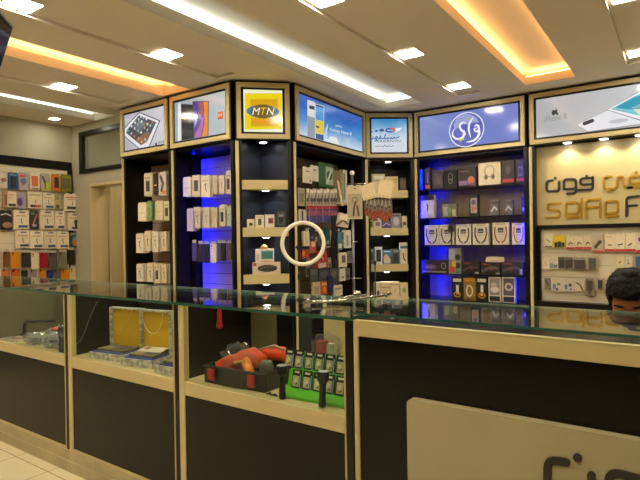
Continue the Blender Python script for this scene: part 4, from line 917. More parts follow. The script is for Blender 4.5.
# --- packs on the slat wall below the shop lettering
gi = 'packs below the shop lettering'
RB = [('r', 0, 0, 1, .14, 'c23a34')]
i5 = lambda q: (535 + q[0] / 6.095, 225 + q[1] / 6.095, 535 + q[2] / 6.095, 225 + q[3] / 6.095)
CB = [('s', [(.3, .35), (.5, .5), (.75, .4)], .14, '3c3630')]
for rn, lst in (('top', [((56, 58, 108, 136), 'd8c8a4', [('s', [(.3, .6), (.7, .4)], .1, '6a6048'), ('r', .1, .03, .9, .1, '3c3830')], 'cream pack with a black foot line'), ((113, 64, 184, 137), 'd8b818', [('R', .1, .04, .35, .42, '2a2822', .008), ('R', .4, .04, .65, .5, '2a2822', .008), ('R', .7, .04, .92, .42, '2a2822', .008)], 'yellow pack with three black gadgets'),
                         ((190, 66, 241, 147), 'd6c4a2', RB + CB, 'cream pack with red foot, nearest the yellow one'), ((244, 64, 293, 146), 'd9c8a6', RB + CB, 'cream pack with red foot, middle of three alike'), ((296, 64, 346, 146), 'd4c2a0', RB + CB, 'cream pack with red foot beside the large grey one'),
                         ((350, 60, 416, 165), 'b8a88c', [('r', 0, 0, 1, .1, 'c23a34'), ('s', [(.3, .3), (.7, .6)], .34, '4a4644'), ('e', .6, .3, .1, .06, 'c8c0b0')], 'large pack with a tilted grey charger and red foot'),
                         ((424, 54, 487, 160), 'e6d6b2', [('r', 0, 0, 1, .12, 'c8322e'), ('r', .3, .32, .7, .4, '8a7a60'), ('r', .2, .8, .7, .84, 'b09c74')], 'white pack with red foot and a thin grey line'), ((489, 50, 551, 160), 'e8d8b6', [('r', 0, 0, 1, .12, 'c8322e'), ('s', [(.3, .35), (.7, .4)], .14, '4a4238')], 'white pack with red foot and a black adapter'),
                         ((553, 46, 613, 160), 'e6d6b4', [('r', 0, 0, 1, .12, 'c8322e'), ('s', [(.25, .3), (.6, .42)], .14, '4a4238')], 'white pack with red foot above the man'), ((616, 52, 680, 170), 'ded0b4', [('r', 0, 0, 1, .15, 'c8322e'), ('r', .2, .6, 1, .8, '8a4a6a')], 'white pack with red foot at the picture edge')]),
                ('middle', [((44, 196, 86, 270), 'e2d2b2', [('s', [(.4, .6), (.6, .3)], .08, 'c0b090')], 'plain white pack at the frame end'), ((86, 198, 140, 270), 'cfc0a6', [('r', .1, .1, .5, .5, '7a8a98'), ('r', .55, .15, .9, .4, '5a6a88')], 'white pack with blue grey plugs'),
                            ((141, 194, 179, 263), '5a5048', [('R', .2, .1, .8, .7, '3a3634', .012)], 'dark narrow pack with a grey plug'), ((182, 196, 229, 270), '6a6054', [('R', .15, .1, .85, .75, '3f3b36', .014), ('r', .4, .04, .9, .16, 'd8d0b8')], 'grey pack with a dark charger'),
                            ((232, 196, 312, 278), 'a89a82', [('R', .1, .12, .92, .8, '4a3e38', .02), ('r', .5, .6, .9, .75, 'c8c0b0')], 'wide pack with a large brown gadget'), ((318, 196, 386, 277), 'b0a48c', [('R', .15, .1, .8, .92, '57504a', .02), ('e', .45, .7, .2, .12, 'c8b89a'), ('r', .3, .05, .7, .2, 'd8cdb4')], 'pack with a grey car charger'),
                            ((494, 190, 543, 266), 'e2d29c', [('s', [(.35, .45), (.6, .55)], .14, '4a4238')], 'cream pack just above the man'), ((547, 188, 592, 264), 'e0d4b4', [('s', [(.3, .3), (.5, .5), (.4, .7)], .07, '5a6048'), ('e', .5, .4, .12, .08, '6a6a50')], 'white pack with a green cord above the man'),
                            ((612, 190, 680, 300), '8a6a70', [('r', 0, .4, 1, 1, '4a6a90'), ('r', 0, .1, 1, .4, 'c05a48')], 'blue and red pack at the picture edge')]),
                ('bottom', [((58, 322, 96, 392), '7a6e60', [('s', [(.2, .8), (.7, .3)], .2, '3a3430')], 'dark pack with a coiled cable'), ((100, 330, 170, 406), 'cdbfa4', [('r', .12, .2, .4, .6, '5a7ab0'), ('r', .5, .5, .8, .7, '5a8a50'), ('r', .4, .1, .6, .3, '4a4a80')], 'white pack with blue and green plugs'),
                            ((171, 330, 238, 406), 'c8bca4', [('r', .15, .2, .4, .55, '5a70a8'), ('r', .5, .4, .8, .65, '4a4a54'), ('r', .6, .12, .8, .3, '5a6aa8')], 'white pack with blue and dark plugs'), ((244, 332, 300, 402), 'd4c4a2', [('s', [(.2, .7), (.6, .5), (.8, .1)], .18, '55493e')], 'cream pack with a dark cable'),
                            ((304, 326, 361, 432), '9a8c74', [('R', .2, .3, .8, .9, '4a4238', .02), ('e', .5, .6, .2, .12, 'c8b898'), ('R', .35, .02, .65, .28, '6a6258', .012)], 'long pack with a car charger and cable'), ((366, 328, 432, 402), 'b09f80', [('R', .3, .2, .7, .9, '3c362e', .02), ('e', .5, .5, .15, .14, 'c8b898')], 'pack with a black charger beside the man'),
                            ((446, 330, 510, 400), 'd0c09c', [('r', .2, .2, .8, .6, '5a5248')], 'cream pack behind the man'), ((520, 330, 584, 400), 'd8c8a4', [('r', .2, .2, .8, .6, '6a5a48')], 'cream pack hidden behind the hair of the man')][:6])):
    for q, c, pr, lb in lst:
        hang(IP, cab_IP, i5(q), .055, .012, c, pr, f'{lb}, {rn} row below the lettering', 'accessory pack', gi, .095)

# --- crowded side-wall cabinet
gb = 'packs in the crowded cabinet under the blue phone sign'
bx = MB(); bx.box(.06, BL.w - .05, .10, .29, 1.618, 1.632, CREAM); bx.build('shelf', cab_BL)
for q, v, th, c, pr, lb in (
    ((303, 167, 312, 183), .02, .008, 'd3cbb2', [('r', .3, .7, .7, .76, '6a6a5c'), ('e', .8, .15, .08, .06, '6a6a5c')], 'tilted white card at the top'), ((310.5, 165.5, 318.5, 181), .03, .008, 'cbc3aa', [('r', .4, .65, .7, .75, '6a6a5c')], 'white card overlapping the tilted one'),
    ((318.5, 163, 334, 187), .05, .015, '34602c', [('r', .45, .1, .95, .85, '9fae94'), ('e', .7, .5, .2, .2, '4a5a44'), ('s', [(.55, .2), (.8, .7)], .08, 'd0d8c8')], 'green blister pack'),
    ((298, 188, 305, 206), .05, .012, '9a9478', [('r', .2, .2, .8, .7, '7a7660')], 'grey green pack by the cream post'), ((299, 209.5, 306, 223), .05, .012, 'c8c0ae', [('r', .4, .1, .6, .9, '2e2a28')], 'white pack with a black bar'),
    ((303.5, 231, 309.5, 246), .05, .02, 'd8c9a4', [('r', .2, .1, .8, .9, 'ccba90')], 'cream pack seen through the ring light'), ((310, 229, 315, 241), .06, .012, '23263e', [('r', .2, .2, .8, .4, '5a5a70')], 'navy pack seen through the ring light'),
    ((300.5, 249.5, 309, 258.5), .05, .012, '9a4a18', [('r', .1, .3, .5, .8, 'e08a20'), ('r', .55, .1, .95, .5, 'b8301c')], 'orange and red pack in the ring'), ((309.5, 240.5, 316, 253), .06, .014, 'a85a3a', [('r', .3, .5, .9, .9, 'd8c0a0')], 'rusty pack with a white top'),
    ((317.5, 251, 327, 268), .03, .012, 'b02c28', [('r', .1, .02, .9, .3, 'cdb8a0'), ('e', .5, .6, .25, .18, '7a2420'), ('s', [(.3, .8), (.6, .5)], .1, 'd8a090')], 'red pack with a white foot beside the ring light'),
    ((325.5, 228, 330, 246), .08, .012, '1f5a58', [('r', .2, .1, .8, .3, 'a8b0a0')], 'dark teal pack'), ((338, 232, 342, 250), .05, .012, '4a8a86', [('r', .1, .1, .9, .35, 'd8d4c4')], 'narrow teal and white pack'),
    ((344.5, 230, 351, 248), .04, .012, 'd8d0ba', [('r', .3, .1, .6, .7, '7a9a94')], 'white pack beside the chrome pole'), ((339, 252.5, 347, 267), .04, .018, 'd6c8a0', [('r', .35, .3, .8, .8, '55503e')], 'cream pack with a dark window'),
    ((347.5, 251, 353, 263), .07, .012, '6f7068', [('r', .2, .2, .8, .8, '55564e')], 'grey pack behind the cream one'), ((340, 268.5, 345.5, 281), .04, .015, 'd8ceb4', [('e', .5, .3, .2, .1, '6a6458')], 'white pack low beside the pole'), ((345.8, 268, 350, 280), .07, .012, '5a5660', [('r', .2, .2, .8, .5, '3a3840')], 'violet grey pack low beside the pole'),
    ((310, 268, 318, 281), .05, .014, '4a4a44', [('r', .1, .5, .9, .9, '5f605a')], 'dark pouch low on the cabinet'), ((319, 268, 329.5, 281), .04, .014, '3e3e46', [('e', .5, .5, .35, .3, '54545e')], 'slate pouch'), ((330, 267, 337.5, 282), .05, .014, '4a4a4c', [('e', .5, .5, .35, .3, '606064')], 'grey pouch beside the slate one'),
    ((321.5, 281.5, 327.5, 294), .03, .014, 'c0561e', [('r', .1, .7, .9, .9, 'd8b088'), ('e', .5, .35, .25, .2, 'e08838')], 'orange bag'), ((312.5, 282, 320.5, 297), .04, .014, 'b8a884', [('r', .2, .2, .8, .7, 'a09070')], 'beige bag'), ((334, 285, 342.5, 296), .03, .014, 'd2c6a8', [('r', .1, .6, .9, .75, '8a7a60')], 'white box bag'),
    ((328, 276, 333, 292), .02, .012, '1c2650', [('r', .3, .3, .7, .6, '2c3868')], 'navy pointed pouch')):
    hang(BL, cab_BL, q, v, th, c, pr, f'{lb} in the crowded cabinet', 'accessory pack', gb, .295, 'hanging_pack', not (225 < (q[1] + q[3]) / 2 < 290 or q[1] < 170))
stand(BL, (332.5, 170.5, 340.8, 188), 1.632, .12, .06, '8c7348', [('r', .1, .1, .9, .3, '7a643c')], 'brown box on the shelf of the crowded cabinet', 'box', gb)
stand(BL, (343.2, 170, 347, 188), 1.632, .11, .05, 'd8cca8', [('r', .1, .1, .5, .9, '6a8a80')], 'narrow white box on the shelf of the crowded cabinet', 'box', gb)
# a fan of keyrings / earphones on cards: white heads, silver bodies, red and blue feet
for i in range(9):
    x = 306.5 + i * 3.35
    hang(BL, cab_BL, (x, 188.5 + .7 * (i % 2), x + 3.9, 223 - .8 * (i % 2)), .050 - .0105 * (i % 2), .008, 'b8ae98', [('r', .0, .40, 1, .50, 'b0282a'), ('r', 0, 0, 1, .40, '4a4478'), ('e', .5, .28, .4, .08, 'a04a58'), ('r', .1, .62, .9, .72, '2c2a34'), ('s', [(.3, .55), (.5, .82), (.7, .55)], .16, '6a665e'), ('r', .1, .88, .9, .97, 'e0d8c4')],
         f'red banded cable card, {ORD[i]} along its row of the crowded cabinet', 'accessory pack', 'cable cards with red bands', .295, 'hanging_pack', i % 3 == 0)
rr = random.Random(3)
LK = [('c8bfa8', 'pale'), ('3a3c44', 'charcoal'), ('8a8474', 'khaki'), ('d6cbb0', 'ivory'), ('5a2a28', 'maroon'), ('2c4a58', 'petrol blue'), ('9a948a', 'stone grey'), ('c86a38', 'orange'), ('46424e', 'plum grey'), ('b0a080', 'sand'), ('6a7a4a', 'moss'), ('24262c', 'inky')]
for k, (c, n) in enumerate(LK):
    x = 306 + (k % 6) * 7.2 + rr.uniform(-1, 1); y = (227, 256)[k // 6] + rr.uniform(-2, 3)
    hang(BL, cab_BL, (x, y, x + 4.6, y + rr.uniform(15, 21)), .135 + .02 * (k % 2), .012, c, [('r', .15, .1, .85, .45, 'a89a80' if k % 2 else '4a4640'), ('e', .5, .62, .22, .08, '6a6258'), ('r', .1, .8, .9, .9, 'd8ccb4')], f'{n} pack hung deeper in the crowded cabinet', 'accessory pack', gb, .295, 'hanging_pack', True)
# loose black straps
for i, (x0, xa) in enumerate(((332, 333.5), (334.5, 335.5), (337, 336))):
    p = [BL.px(x0 + .6 * math.sin(k), 216 + k * 6.5, .02 + .006 * i) for k in range(9)]
    b = MB(); b.tube([(u, .02 + .008 * i, z) for u, z in p], [.009] * 9, PLASTIC, 6)
    u, z = p[0]; b.tube([(u, .02 + .008 * i, z), (u, .06, z + .02), (u, .29, z + .02)], .003, CHROME, 6)
    o = b.build('hanging_strap', None, 0, True, BL.at(0, 0, 0), BL.a); tag(o, f'black braided strap hanging in the crowded cabinet, {ORD[i]} from the ring light', 'strap', 'black straps')

# --- chrome floor stand hung with packs, in front of the corner
SPX, SPY = -2.38, 3.90
SR = Fr(SPX - .82, SPY - .574, SPX, SPY)     # plane facing the shop front, through the pole
t = empty('display_pole_stand', (SPX, SPY, 0), SR.a, 'chrome pole stand with white ball top beside the crowded cabinet', 'display stand')
b = MB(); b.tube([(0, 0, .02), (0, 0, 1.83)], .0125, mat('brushed_chrome', '8c8c8c', .3, .9, var=.05), 10); b.build('pole', t, 0, True)
b = MB(); b.lathe([(.016, 1.825), (.021, 1.838), (.021, 1.85), (.012, 1.862)], (0, 0, 0), WHITE, 14); b.build('ball_top', t, 0, True)
b = MB(); b.lathe([(.16, 0), (.16, .012), (.03, .022)], (0, 0, 0), STEEL, 24); b.build('base', t, 0, True)
SRo = Fr(SPX, SPY, SPX + .82, SPY + .574)
for z, x0, x1 in ((1.745, -.055, .24), (1.70, 0, .2), (1.24, -.03, .04), (.92, -.03, .07)):
    b = MB(); b.tube([(x0, -.02, z), (x1, -.02, z)], .005, CHROME, 6); b.tube([(0, -.02, z), (0, 0, z)], .005, CHROME, 6); b.build('cross_arm', t, 0, True)
gp = 'packs on the chrome pole stand'
def onpole(q, v, th, c, pr, lb, tilt=0, tab=.08):
    u0, u1, z0, z1 = pxbox(SRo, q, v)
    o = item('hanging_pack', SRo, u0, u1, z0, z1, v, th, c, pr, lb, 'accessory pack', gp, tab); o.rotation_euler.y = tilt
    return o
onpole((347.3, 185, 362.3, 219), -.045, .014, 'c9b892', [('r', .05, .04, .95, .74, 'a89a7c'), ('o', .5, .55, .2, .1, .06, '7a705c'), ('s', [(.4, .1), (.45, .35), (.55, .5)], .12, '4a423a'), ('s', [(.75, .1), (.65, .38)], .12, '4a423a'), ('r', .42, .88, .58, .91, '4a4238')], 'large cream pack with a clear window hung on the chrome pole')
onpole((363, 184, 377, 199), -.06, .006, 'dcc69a', [('r', .2, .06, .25, .12, '4a4030'), ('r', .5, .06, .55, .12, '4a4030'), ('r', .8, .06, .85, .12, '4a4030')], 'tilted blank cream card of the hanging fan', -.25, 0)
onpole((376.5, 180, 390.5, 197.5), -.075, .006, 'e0ca9e', [('r', .15, .06, .2, .12, '4a4030'), ('r', .45, .06, .5, .12, '4a4030'), ('r', .75, .06, .8, .12, '4a4030')], 'largest blank cream card of the hanging fan', .2, 0)
onpole((370, 182, 383, 196), -.05, .006, 'cdb88c', [], 'blank cream card behind the two tilted ones', -.05, 0)
for i in range(7):
    x = 364.5 + i * 3.7; yb = 216 + (i % 3) * 2.2 + i * .35
    onpole((x, 196 + i * .3, x + 5.6, yb), -.03 - .007 * (i % 3), .008, '6f6658', [('e', .5, .22, .48, .2, '8c3016'), ('e', .5, .2, .3, .12, 'b8641e'), ('s', [(.5, .1), (.35, .28), (.65, .28), (.5, .1)], .12, '7a1c14'), ('s', [(.3, .5), (.5, .9), (.7, .5)], .1, 'b8b0a0'), ('r', .3, .5, .7, .6, '3c3834')], f'silver keyring card with an orange foot, {ORD[i]} along the chrome pole arm')
onpole((335.5, 213, 348, 227), -.03, .01, 'b0a488', [('s', [(.1, .1), (.5, .5), (.9, .3)], .14, '5a3a34'), ('r', .2, .5, .8, .95, 'd8ccb0')], 'white topped pack with brown cables beside the pole', .2)
b = MB(); u0, z0 = BL.px(336.2, 180, .0); u1, z1 = BL.px(341, 206, .0)
b.prism([(u0, z0), (u0 + .03, z0 - .01), (u1 + .03, z1), (u1 - .01, z1)], -.012, -.009, pm('ddd0ac'))
tag(b.build('hanging_card_strip', None, 0, False, BL.at(0, 0, 0), BL.a), 'long white card strip hanging in front of the cable cards', 'card')

# ------------------------------------------------------------------ ring light on its stand
RX, RY = -2.44, 3.25; RL = Fr(RX, RY, RX + .82, RY + .574)
u_, zc_ = RL.px(303, 243.5); cx_, cy_, _ = RL.at(u_, 0, 0)
t = empty('ring_light', (cx_, cy_, 0), RL.a, 'white ring light on a thin black stand before the corner cabinet', 'ring light')
R0 = .163; b = MB(); b.tube([(R0 * math.cos(2 * PI * i / 40), 0, zc_ + R0 * math.sin(2 * PI * i / 40)) for i in range(40)], .0165, mat('ring_diffuser', 'efe6d0', .35, var=.03), 10, True); b.build('ring', t, 0, True)
b = MB(); b.tube([(R0 * math.cos(2 * PI * i / 40), .014, zc_ + R0 * math.sin(2 * PI * i / 40)) for i in range(40)], .014, PLASTIC, 8, True); b.build('ring_housing', t, 0, True)
b = MB(); b.tube([(-.035, .02, .03), (-.035, .02, zc_ - R0 - .012)], .008, PLASTIC, 8); b.tube([(-.035, .02, zc_ - R0 - .02), (0, .016, zc_ - R0 - .006)], .010, PLASTIC, 8); b.build('stand_pole', t, 0, True)
b = MB(); b.tube([(-.035, .02, .95), (-.035, .02, 1.0)], .013, PLASTIC, 8); b.build('clamp_collar', t, 0, True)
b = MB(); zz = zc_ - .03; b.box(-.06, .035, .0, .014, zz - .008, zz + .008, PLASTIC); b.box(-.05, -.02, -.006, 0, zz - .02, zz + .02, PLASTIC); b.tube([(-.012, .012, zz), (-.012, .02, zc_ - R0)], .005, PLASTIC, 6); b.build('phone_holder', t)
for k in range(3):
    a_ = k * 2.09 + .4; b = MB(); b.tube([(-.035, .02, .30), (-.035 + .26 * math.cos(a_), .02 + .26 * math.sin(a_), .012)], .007, PLASTIC, 6); b.build('leg', t, 0, True)

# thin black stick standing before the SABAFON shelves
p0 = Vector(SB.at(*(lambda q: (q[0], -.10, 0))(SB.px(375.3, 280, -.10)))); zt = SB.px(375.3, 262, -.10)[1]
t = empty('selfie_stick', (p0.x, p0.y, 0), SB.a, 'thin black stick on a tripod before the SABAFON shelves', 'selfie stick')
b = MB(); b.tube([(0, 0, .06), (0, 0, zt)], .007, PLASTIC, 8); b.build('stick', t, 0, True)
b = MB(); b.box(-.012, .012, -.012, .012, zt - .03, zt + .012, PLASTIC); b.build('phone_clamp', t, .003)
for k in range(3):
    a_ = k * 2.09; b = MB(); b.tube([(0, 0, .10), (.07 * math.cos(a_), .07 * math.sin(a_), .006)], .006, PLASTIC, 6); b.build('leg', t, 0, True)

# chrome rod with clips on the glass
t = empty('chrome_clip_rod', (-1.17, 1.83, 1.0), .55, 'chrome rod with clips lying across the glass counter joint', 'metal rod')
b = MB(); b.tube([(-.15, -.02, .012), (.0, 0, .014), (.18, .03, .034)], .006, CHROME, 10); b.build('rod', t, 0, True)
b = MB(); b.tube([(-.04, .03, .012), (.02, .02, .03), (.10, .035, .034)], .004, CHROME, 8); b.tube([(-.04, .03, .012), (-.06, .0, .012)], .004, CHROME, 8); b.build('second_rod', t, 0, True)
for x in (-.155, .02, .18):
    b = MB(); zc = .012 if x < 0 else (.02 if x < .1 else .034); b.tube([(x, -.02 + .02 * (x > 0), zc - .004), (x + .008, -.03, zc + .012), (x + .02, -.012 + .03 * (x > .1), zc + .006)], .005, CHROME, 8); b.build('clip', t, 0, True)
b = MB(); b.lathe([(.014, .03), (.017, .036), (.014, .052)], (.06, .03, 0), CHROME, 12); b.build('thumb_knob', t, 0, True)

# ------------------------------------------------------------------ things in the glass cases
DZ = .6405
# unit 1: black hooked stand, bags and packets
t = empty('hooked_phone_stand', (-3.615, 1.745, DZ), 0, 'black bent arm stand in the grey-lined glass case', 'phone stand')
b = MB(); b.box(-.125, -.075, -.025, .025, 0, .012, PLASTIC); b.build('foot', t, .004)
b = MB(); pts = [(-.10, 0, .01), (-.10, 0, .055), (-.092, 0, .078), (-.075, 0, .092), (-.05, 0, .098), (.12, .02, .112), (.24, .03, .122)]; b.tube(pts, [.014, .013, .013, .012, .010, .009, .008], PLASTIC, 10); b.build('bent_arm', t, 0, True)
def bag(x, y, w, d, h, rz, mt, label, inner=None, name='plastic_bag', group=None, seed=1):
    t = empty(name, (x, y, DZ), rz, label, 'bag', group)
    bm = bmesh.new(); bmesh.ops.create_icosphere(bm, subdivisions=4, radius=1)
    for v in bm.verts:
        n = noise.noise(v.co * 2.3 + Vector((seed * 3.1, 0, 0))) * .28 + noise.noise(v.co * 6 + Vector((0, seed, 0))) * .12
        v.co *= 1 + n; v.co.x *= w / 2; v.co.y *= d / 2; v.co.z = max(-.92, v.co.z) * h / 2 + h * .46
    me = bpy.data.meshes.new('film'); bm.to_mesh(me); bm.free(); me.materials.append(mt); o = bpy.data.objects.new('film', me); C.objects.link(o); o.parent = t
    if inner:
        for nm, args in inner:
            b = MB(); args(b); b.build(nm, t, .002)
    return t
gA = 'packets in the grey-lined glass case'
def cable_in(col, w, d):
    def f(b):
        pts = [(w * .3 * math.cos(k * .55), d * .26 * math.sin(k * .55), .012 + .0012 * k) for k in range(26)]
        b.tube(pts, .0045, P(col), 6)
    return f
FILM = glass('grey_film_wrap', (.86, .88, .92), 1.7, .14, .22, 'a4a6ac')
bag(-3.335, 1.625, .21, .10, .075, .05, FILM, 'clear bag with a grey coiled cable, nearest the bent arm', [('coiled_cable', cable_in('5a5660', .2, .11))], group=gA, seed=1)
bag(-3.095, 1.635, .20, .11, .082, -.05, FILM, 'clear bag with a dark blue coiled cable beside the upright box', [('coiled_cable', cable_in('3a4058', .2, .11))], group=gA, seed=2)
bag(-3.27, 1.775, .30, .14, .10, .1, FILM, 'clear bag at the back with a coral red gadget', [('coral_gadget', lambda b: b.lathe([(.015, .062), (.034, .070), (.034, .086), (.02, .094)], (-.02, -.02, 0), P('d0583c'), 14)), ('coiled_cable', cable_in('8a8478', .26, .13))], group=gA, seed=3)
bag(-3.40, 1.90, .15, .08, .028, .1, FILM, 'flat clear bag with a black cable at the case back', [('coiled_cable', cable_in('2a2826', .15, .08))], group=gA, seed=4)
bag(-3.02, 1.80, .17, .13, .05, .3, FILM, 'clear bag with a maroon cable at the case end', [('coiled_cable', cable_in('6a2c28', .15, .12))], group=gA, seed=5)
b = MB(); b.box(-.045, .045, -.02, .02, 0, .145, P('22282e')); b.box(-.04, .04, -.0212, -.0205, .02, .125, P('2c3840')); b.box(-.03, .03, -.0218, -.0213, .09, .115, P('6a7478'))
tag(b.build('upright_box', None, .002, False, (-2.925, 1.605, DZ), .05), 'upright dark box against the end of the grey-lined glass case', 'box', gA)
b = MB(); b.box(-.08, .08, -.04, .04, 0, .012, P('c8bca4')); b.box(-.06, .0, -.03, .03, .0122, .0135, P('7a7a80')); b.box(.02, .07, -.02, .03, .0122, .0133, P('a03a34'))
tag(b.build('flat_packet', None, 0, False, (-3.60, 1.62, DZ), .1), 'flat pale packet lying at the dark stand end of the grey-lined glass case', 'packet', gA)

# unit 2: open boxes with yellow lids
LAT = bpy.data.materials.new('silver_lattice_paper'); LAT.use_nodes = True; nt = LAT.node_tree; p = nt.nodes['Principled BSDF']
tc = nt.nodes.new('ShaderNodeTexCoord'); mp = nt.nodes.new('ShaderNodeMapping'); mp.inputs['Rotation'].default_value = (.6, .8, .785); ck = nt.nodes.new('ShaderNodeTexChecker'); ck.inputs['Scale'].default_value = 34
ck.inputs[1].default_value = lin('d8d2c4') + (1,); ck.inputs[2].default_value = lin('b0aaa0') + (1,)
nt.links.new(tc.outputs['Object'], mp.inputs[0]); nt.links.new(mp.outputs[0], ck.inputs[0]); nt.links.new(ck.outputs[0], p.inputs['Base Color']); p.inputs['Roughness'].default_value = .3; p.inputs['Metallic'].default_value = .2
YEL = mat('yellow_satin_lining', 'dcab1a', .55, var=.08, scale=6); ROYAL = P('2a4a94')
def open_box(x, y, rz, w, d, h, lid, label):
    t = empty('open_gift_box', (x, y, DZ), rz, label, 'gift box', 'open yellow lined boxes')
    b = MB(); s = .008
    b.box(0, w, 0, d, 0, .005, LAT); b.box(0, w, 0, s, .005, h, LAT); b.box(0, w, d - s, d, .005, h, LAT); b.box(0, s, s, d - s, .005, h, LAT); b.box(w - s, w, s, d - s, .005, h, LAT); b.build('box_base', t)
    b = MB(); b.box(s, w - s, s, d - s, .006, h + .004, ROYAL); b.build('blue_tray', t, .003)
    b = MB(); b.box(s + .02, w - s - .012, s + .02, d - s - .01, h + .0042, h + .016, P('6e6450')); b.box(s + .03, w * .45, s + .03, d * .6, h + .0162, h + .0175, P('9a8a58')); b.box(w * .5, w - .04, s + .04, d * .7, h + .0162, h + .0172, P('4a4a44')); b.build('product_insert', t)
    yl = d + .004; b = MB()
    b.box(0, w, yl, yl + .006, .004, lid, LAT); b.box(0, s, yl - .028, yl, .03, lid, LAT); b.box(w - s, w, yl - .028, yl, .03, lid, LAT); b.box(s, w - s, yl - .028, yl, lid - s, lid, LAT); lo = b.build('lid', t)
    b = MB(); b.box(s, w - s, yl - .004, yl - .0005, .006, lid - s, YEL); b.build('yellow_lining', lo)
    return t
bx1 = open_box(-2.668, 1.59, .15, .245, .165, .036, .262, 'open yellow-lined box at the back with a chain over its lid')
bx2 = open_box(-2.368, 1.583, .20, .205, .160, .040, .268, 'open yellow-lined box in front with a white leaflet in it')
bx3 = open_box(-2.090, 1.578, .12, .165, .165, .040, .268, 'open yellow-lined box beside the upright of the case')
b = MB(); b.prism([(0, 0), (.15, 0), (.15, .002), (0, .002)], 0, .075, P('e0d6bc')); b.box(.02, .05, .03, .06, .0022, .0028, P('a85038'))
o = tag(b.build('leaflet', None, 0, False, (-2.352, 1.668, DZ + .0605), .22), 'white leaflet lying in the front open box', 'leaflet'); o.rotation_euler.x = .12
def chain(pts, label, loc=(0, 0, 0)):
    b = MB(); b.tube(pts, .0022, mat('steel_cord', '77736a', .3, .6, var=.1, scale=80) if 'cord' in label else mat('pale_chain', 'd8ceb0', .3, .3, var=.1, scale=80), 6); return tag(b.build('hanging_chain', None, 0, True, loc), label, 'chain', 'chains in the glass case')
def lp(t, x, y, z): 
    c, s = math.cos(t.rotation_euler.z), math.sin(t.rotation_euler.z); return (t.location.x + c * x - s * y, t.location.y + s * x + c * y, t.location.z + z)
chain([lp(bx1, .20, .141, .266), lp(bx1, .185, .137, .262), lp(bx1, .155, .135, .20), lp(bx1, .11, .134, .12)], 'pale chain hanging straight over the back yellow lid')
chain([lp(bx2, .095 + .07 * math.sin(a_) , .130, .262 - .115 * math.cos(a_ * 1.0) * 1.0 if abs(a_) < 1.5 else .258) for a_ in [x * .19 - 1.5 for x in range(17)]], 'pale chain looped like a necklace on the front yellow lid')
sx = lambda x, y: (lambda d_: (-2.800, d_.y * -2.800 / d_.x, HC + d_.z * -2.800 / d_.x))(ray(x, y))
chain([sx(77.5, 343.5), sx(79.5, 342), sx(83, 336), sx(89, 320), sx(94, 308), sx(97, 302), sx(98.5, 301)], 'silver cord hanging on the dark side wall of the case')

# unit 3: the toolbox, the green stand, torches
t = empty('toolbox', (-1.768, 1.60, DZ), .05, 'open black toolbox with red latches in the glass case', 'toolbox')
TB = mat('toolbox_black', '25211b', .5, var=.15, scale=40); RED = mat('red_latch', 'b0241e', .4, var=.08, scale=20)
w, d, h = .345, .26, .078; b = MB(); s = .01
b.box(0, w, 0, d, 0, .008, TB); b.box(0, w, 0, s, .008, h, TB); b.box(0, w, d - s, d, .008, h, TB); b.box(0, s, s, d - s, .008, h, TB); b.box(w - s, w, s, d - s, .008, h, TB)
b.box(-.006, w + .006, -.006, .004, h - .012, h, TB); b.box(.105, .235, -.004, .0, .0, .045, TB); b.build('tray', t, .003)
for x in (.035, .262): b = MB(); b.box(x, x + .038, -.016, -.0065, .018, .068, RED); b.box(x + .006, x + .032, -.019, -.0162, .03, .055, RED); b.build('latch', t, .002)
b = MB(); b.box(0, w, d + .001, d + .02, .0, .088, TB); b.build('lid_hinge', t, .003)
ORG = mat('orange_tool', 'ea4e16', .35, var=.15, scale=12)
t2 = empty('orange_power_tool', (-1.635, 1.705, DZ + .012), .1, 'orange tool wrapped in clear film inside the open toolbox', 'power tool')
b = MB(); b.tube([(-.10, -.05, .045), (-.03, 0, .075), (.05, .02, .095), (.10, .03, .075)], [.03, .042, .045, .03], ORG, 12); b.build('body', t2, 0, True)
b = MB(); b.tube([(-.03, 0, .08), (-.035, .01, .125), (-.02, .02, .14)], [.03, .03, .026], TB, 10); b.build('motor_cap', t2, 0, True)
b = MB(); b.tube([(.04, -.02, .09), (.075, -.05, .055), (.085, -.062, .038)], [.02, .024, .022], P('e07a20'), 10); b.build('handle', t2, 0, True)
b = MB(); b.tube([(-.01, -.04, .075), (.03, -.035, .085), (.07, -.06, .06)], .009, P('d8a824'), 8); b.build('yellow_trigger', t2, 0, True)
bm = bmesh.new(); bmesh.ops.create_icosphere(bm, subdivisions=4, radius=1)
for v in bm.verts:
    n = noise.noise(v.co * 3) * .22 + noise.noise(v.co * 8) * .10; v.co *= 1 + n; v.co += Vector((0, 0, 0)); v.co *= 1 + .10 * math.sin(v.co.x * 9 + v.co.z * 7); v.co.x *= .105; v.co.y *= .06; v.co.z = max(-.8, v.co.z) * .072 + .078
me = bpy.data.meshes.new('wrapping_film'); bm.to_mesh(me); bm.free(); me.materials.append(CLEAR); o = bpy.data.objects.new('wrapping_film', me); C.objects.link(o); o.parent = t2
b = MB(); b.lathe([(.026, 0), (.03, .01), (.032, .07), (.024, .10), (.012, .105)], (0, 0, 0), mat('olive_grey_rubber', '55503f', .6, var=.1), 16)
tag(b.build('grey_grip', None, 0, True, (-1.472, 1.685, DZ + .012)), 'olive grey rounded grip standing in the toolbox corner', 'tool')
t2 = empty('orange_sheath', (-1.545, 1.802, DZ + .012), .05, 'long orange pouch in clear film at the back of the toolbox', 'pouch')
b = MB(); b.tube([(-.10, .03, .075), (-.03, .02, .098), (.05, .015, .104), (.10, .0, .085)], [.018, .032, .034, .02], ORG, 12); b.build('pouch', t2, 0, True)
b = MB(); b.tube([(-.08, .01, .11), (.02, .0, .142), (.08, -.005, .128)], .005, P('c8b090'), 8); b.build('strap', t2, 0, True)
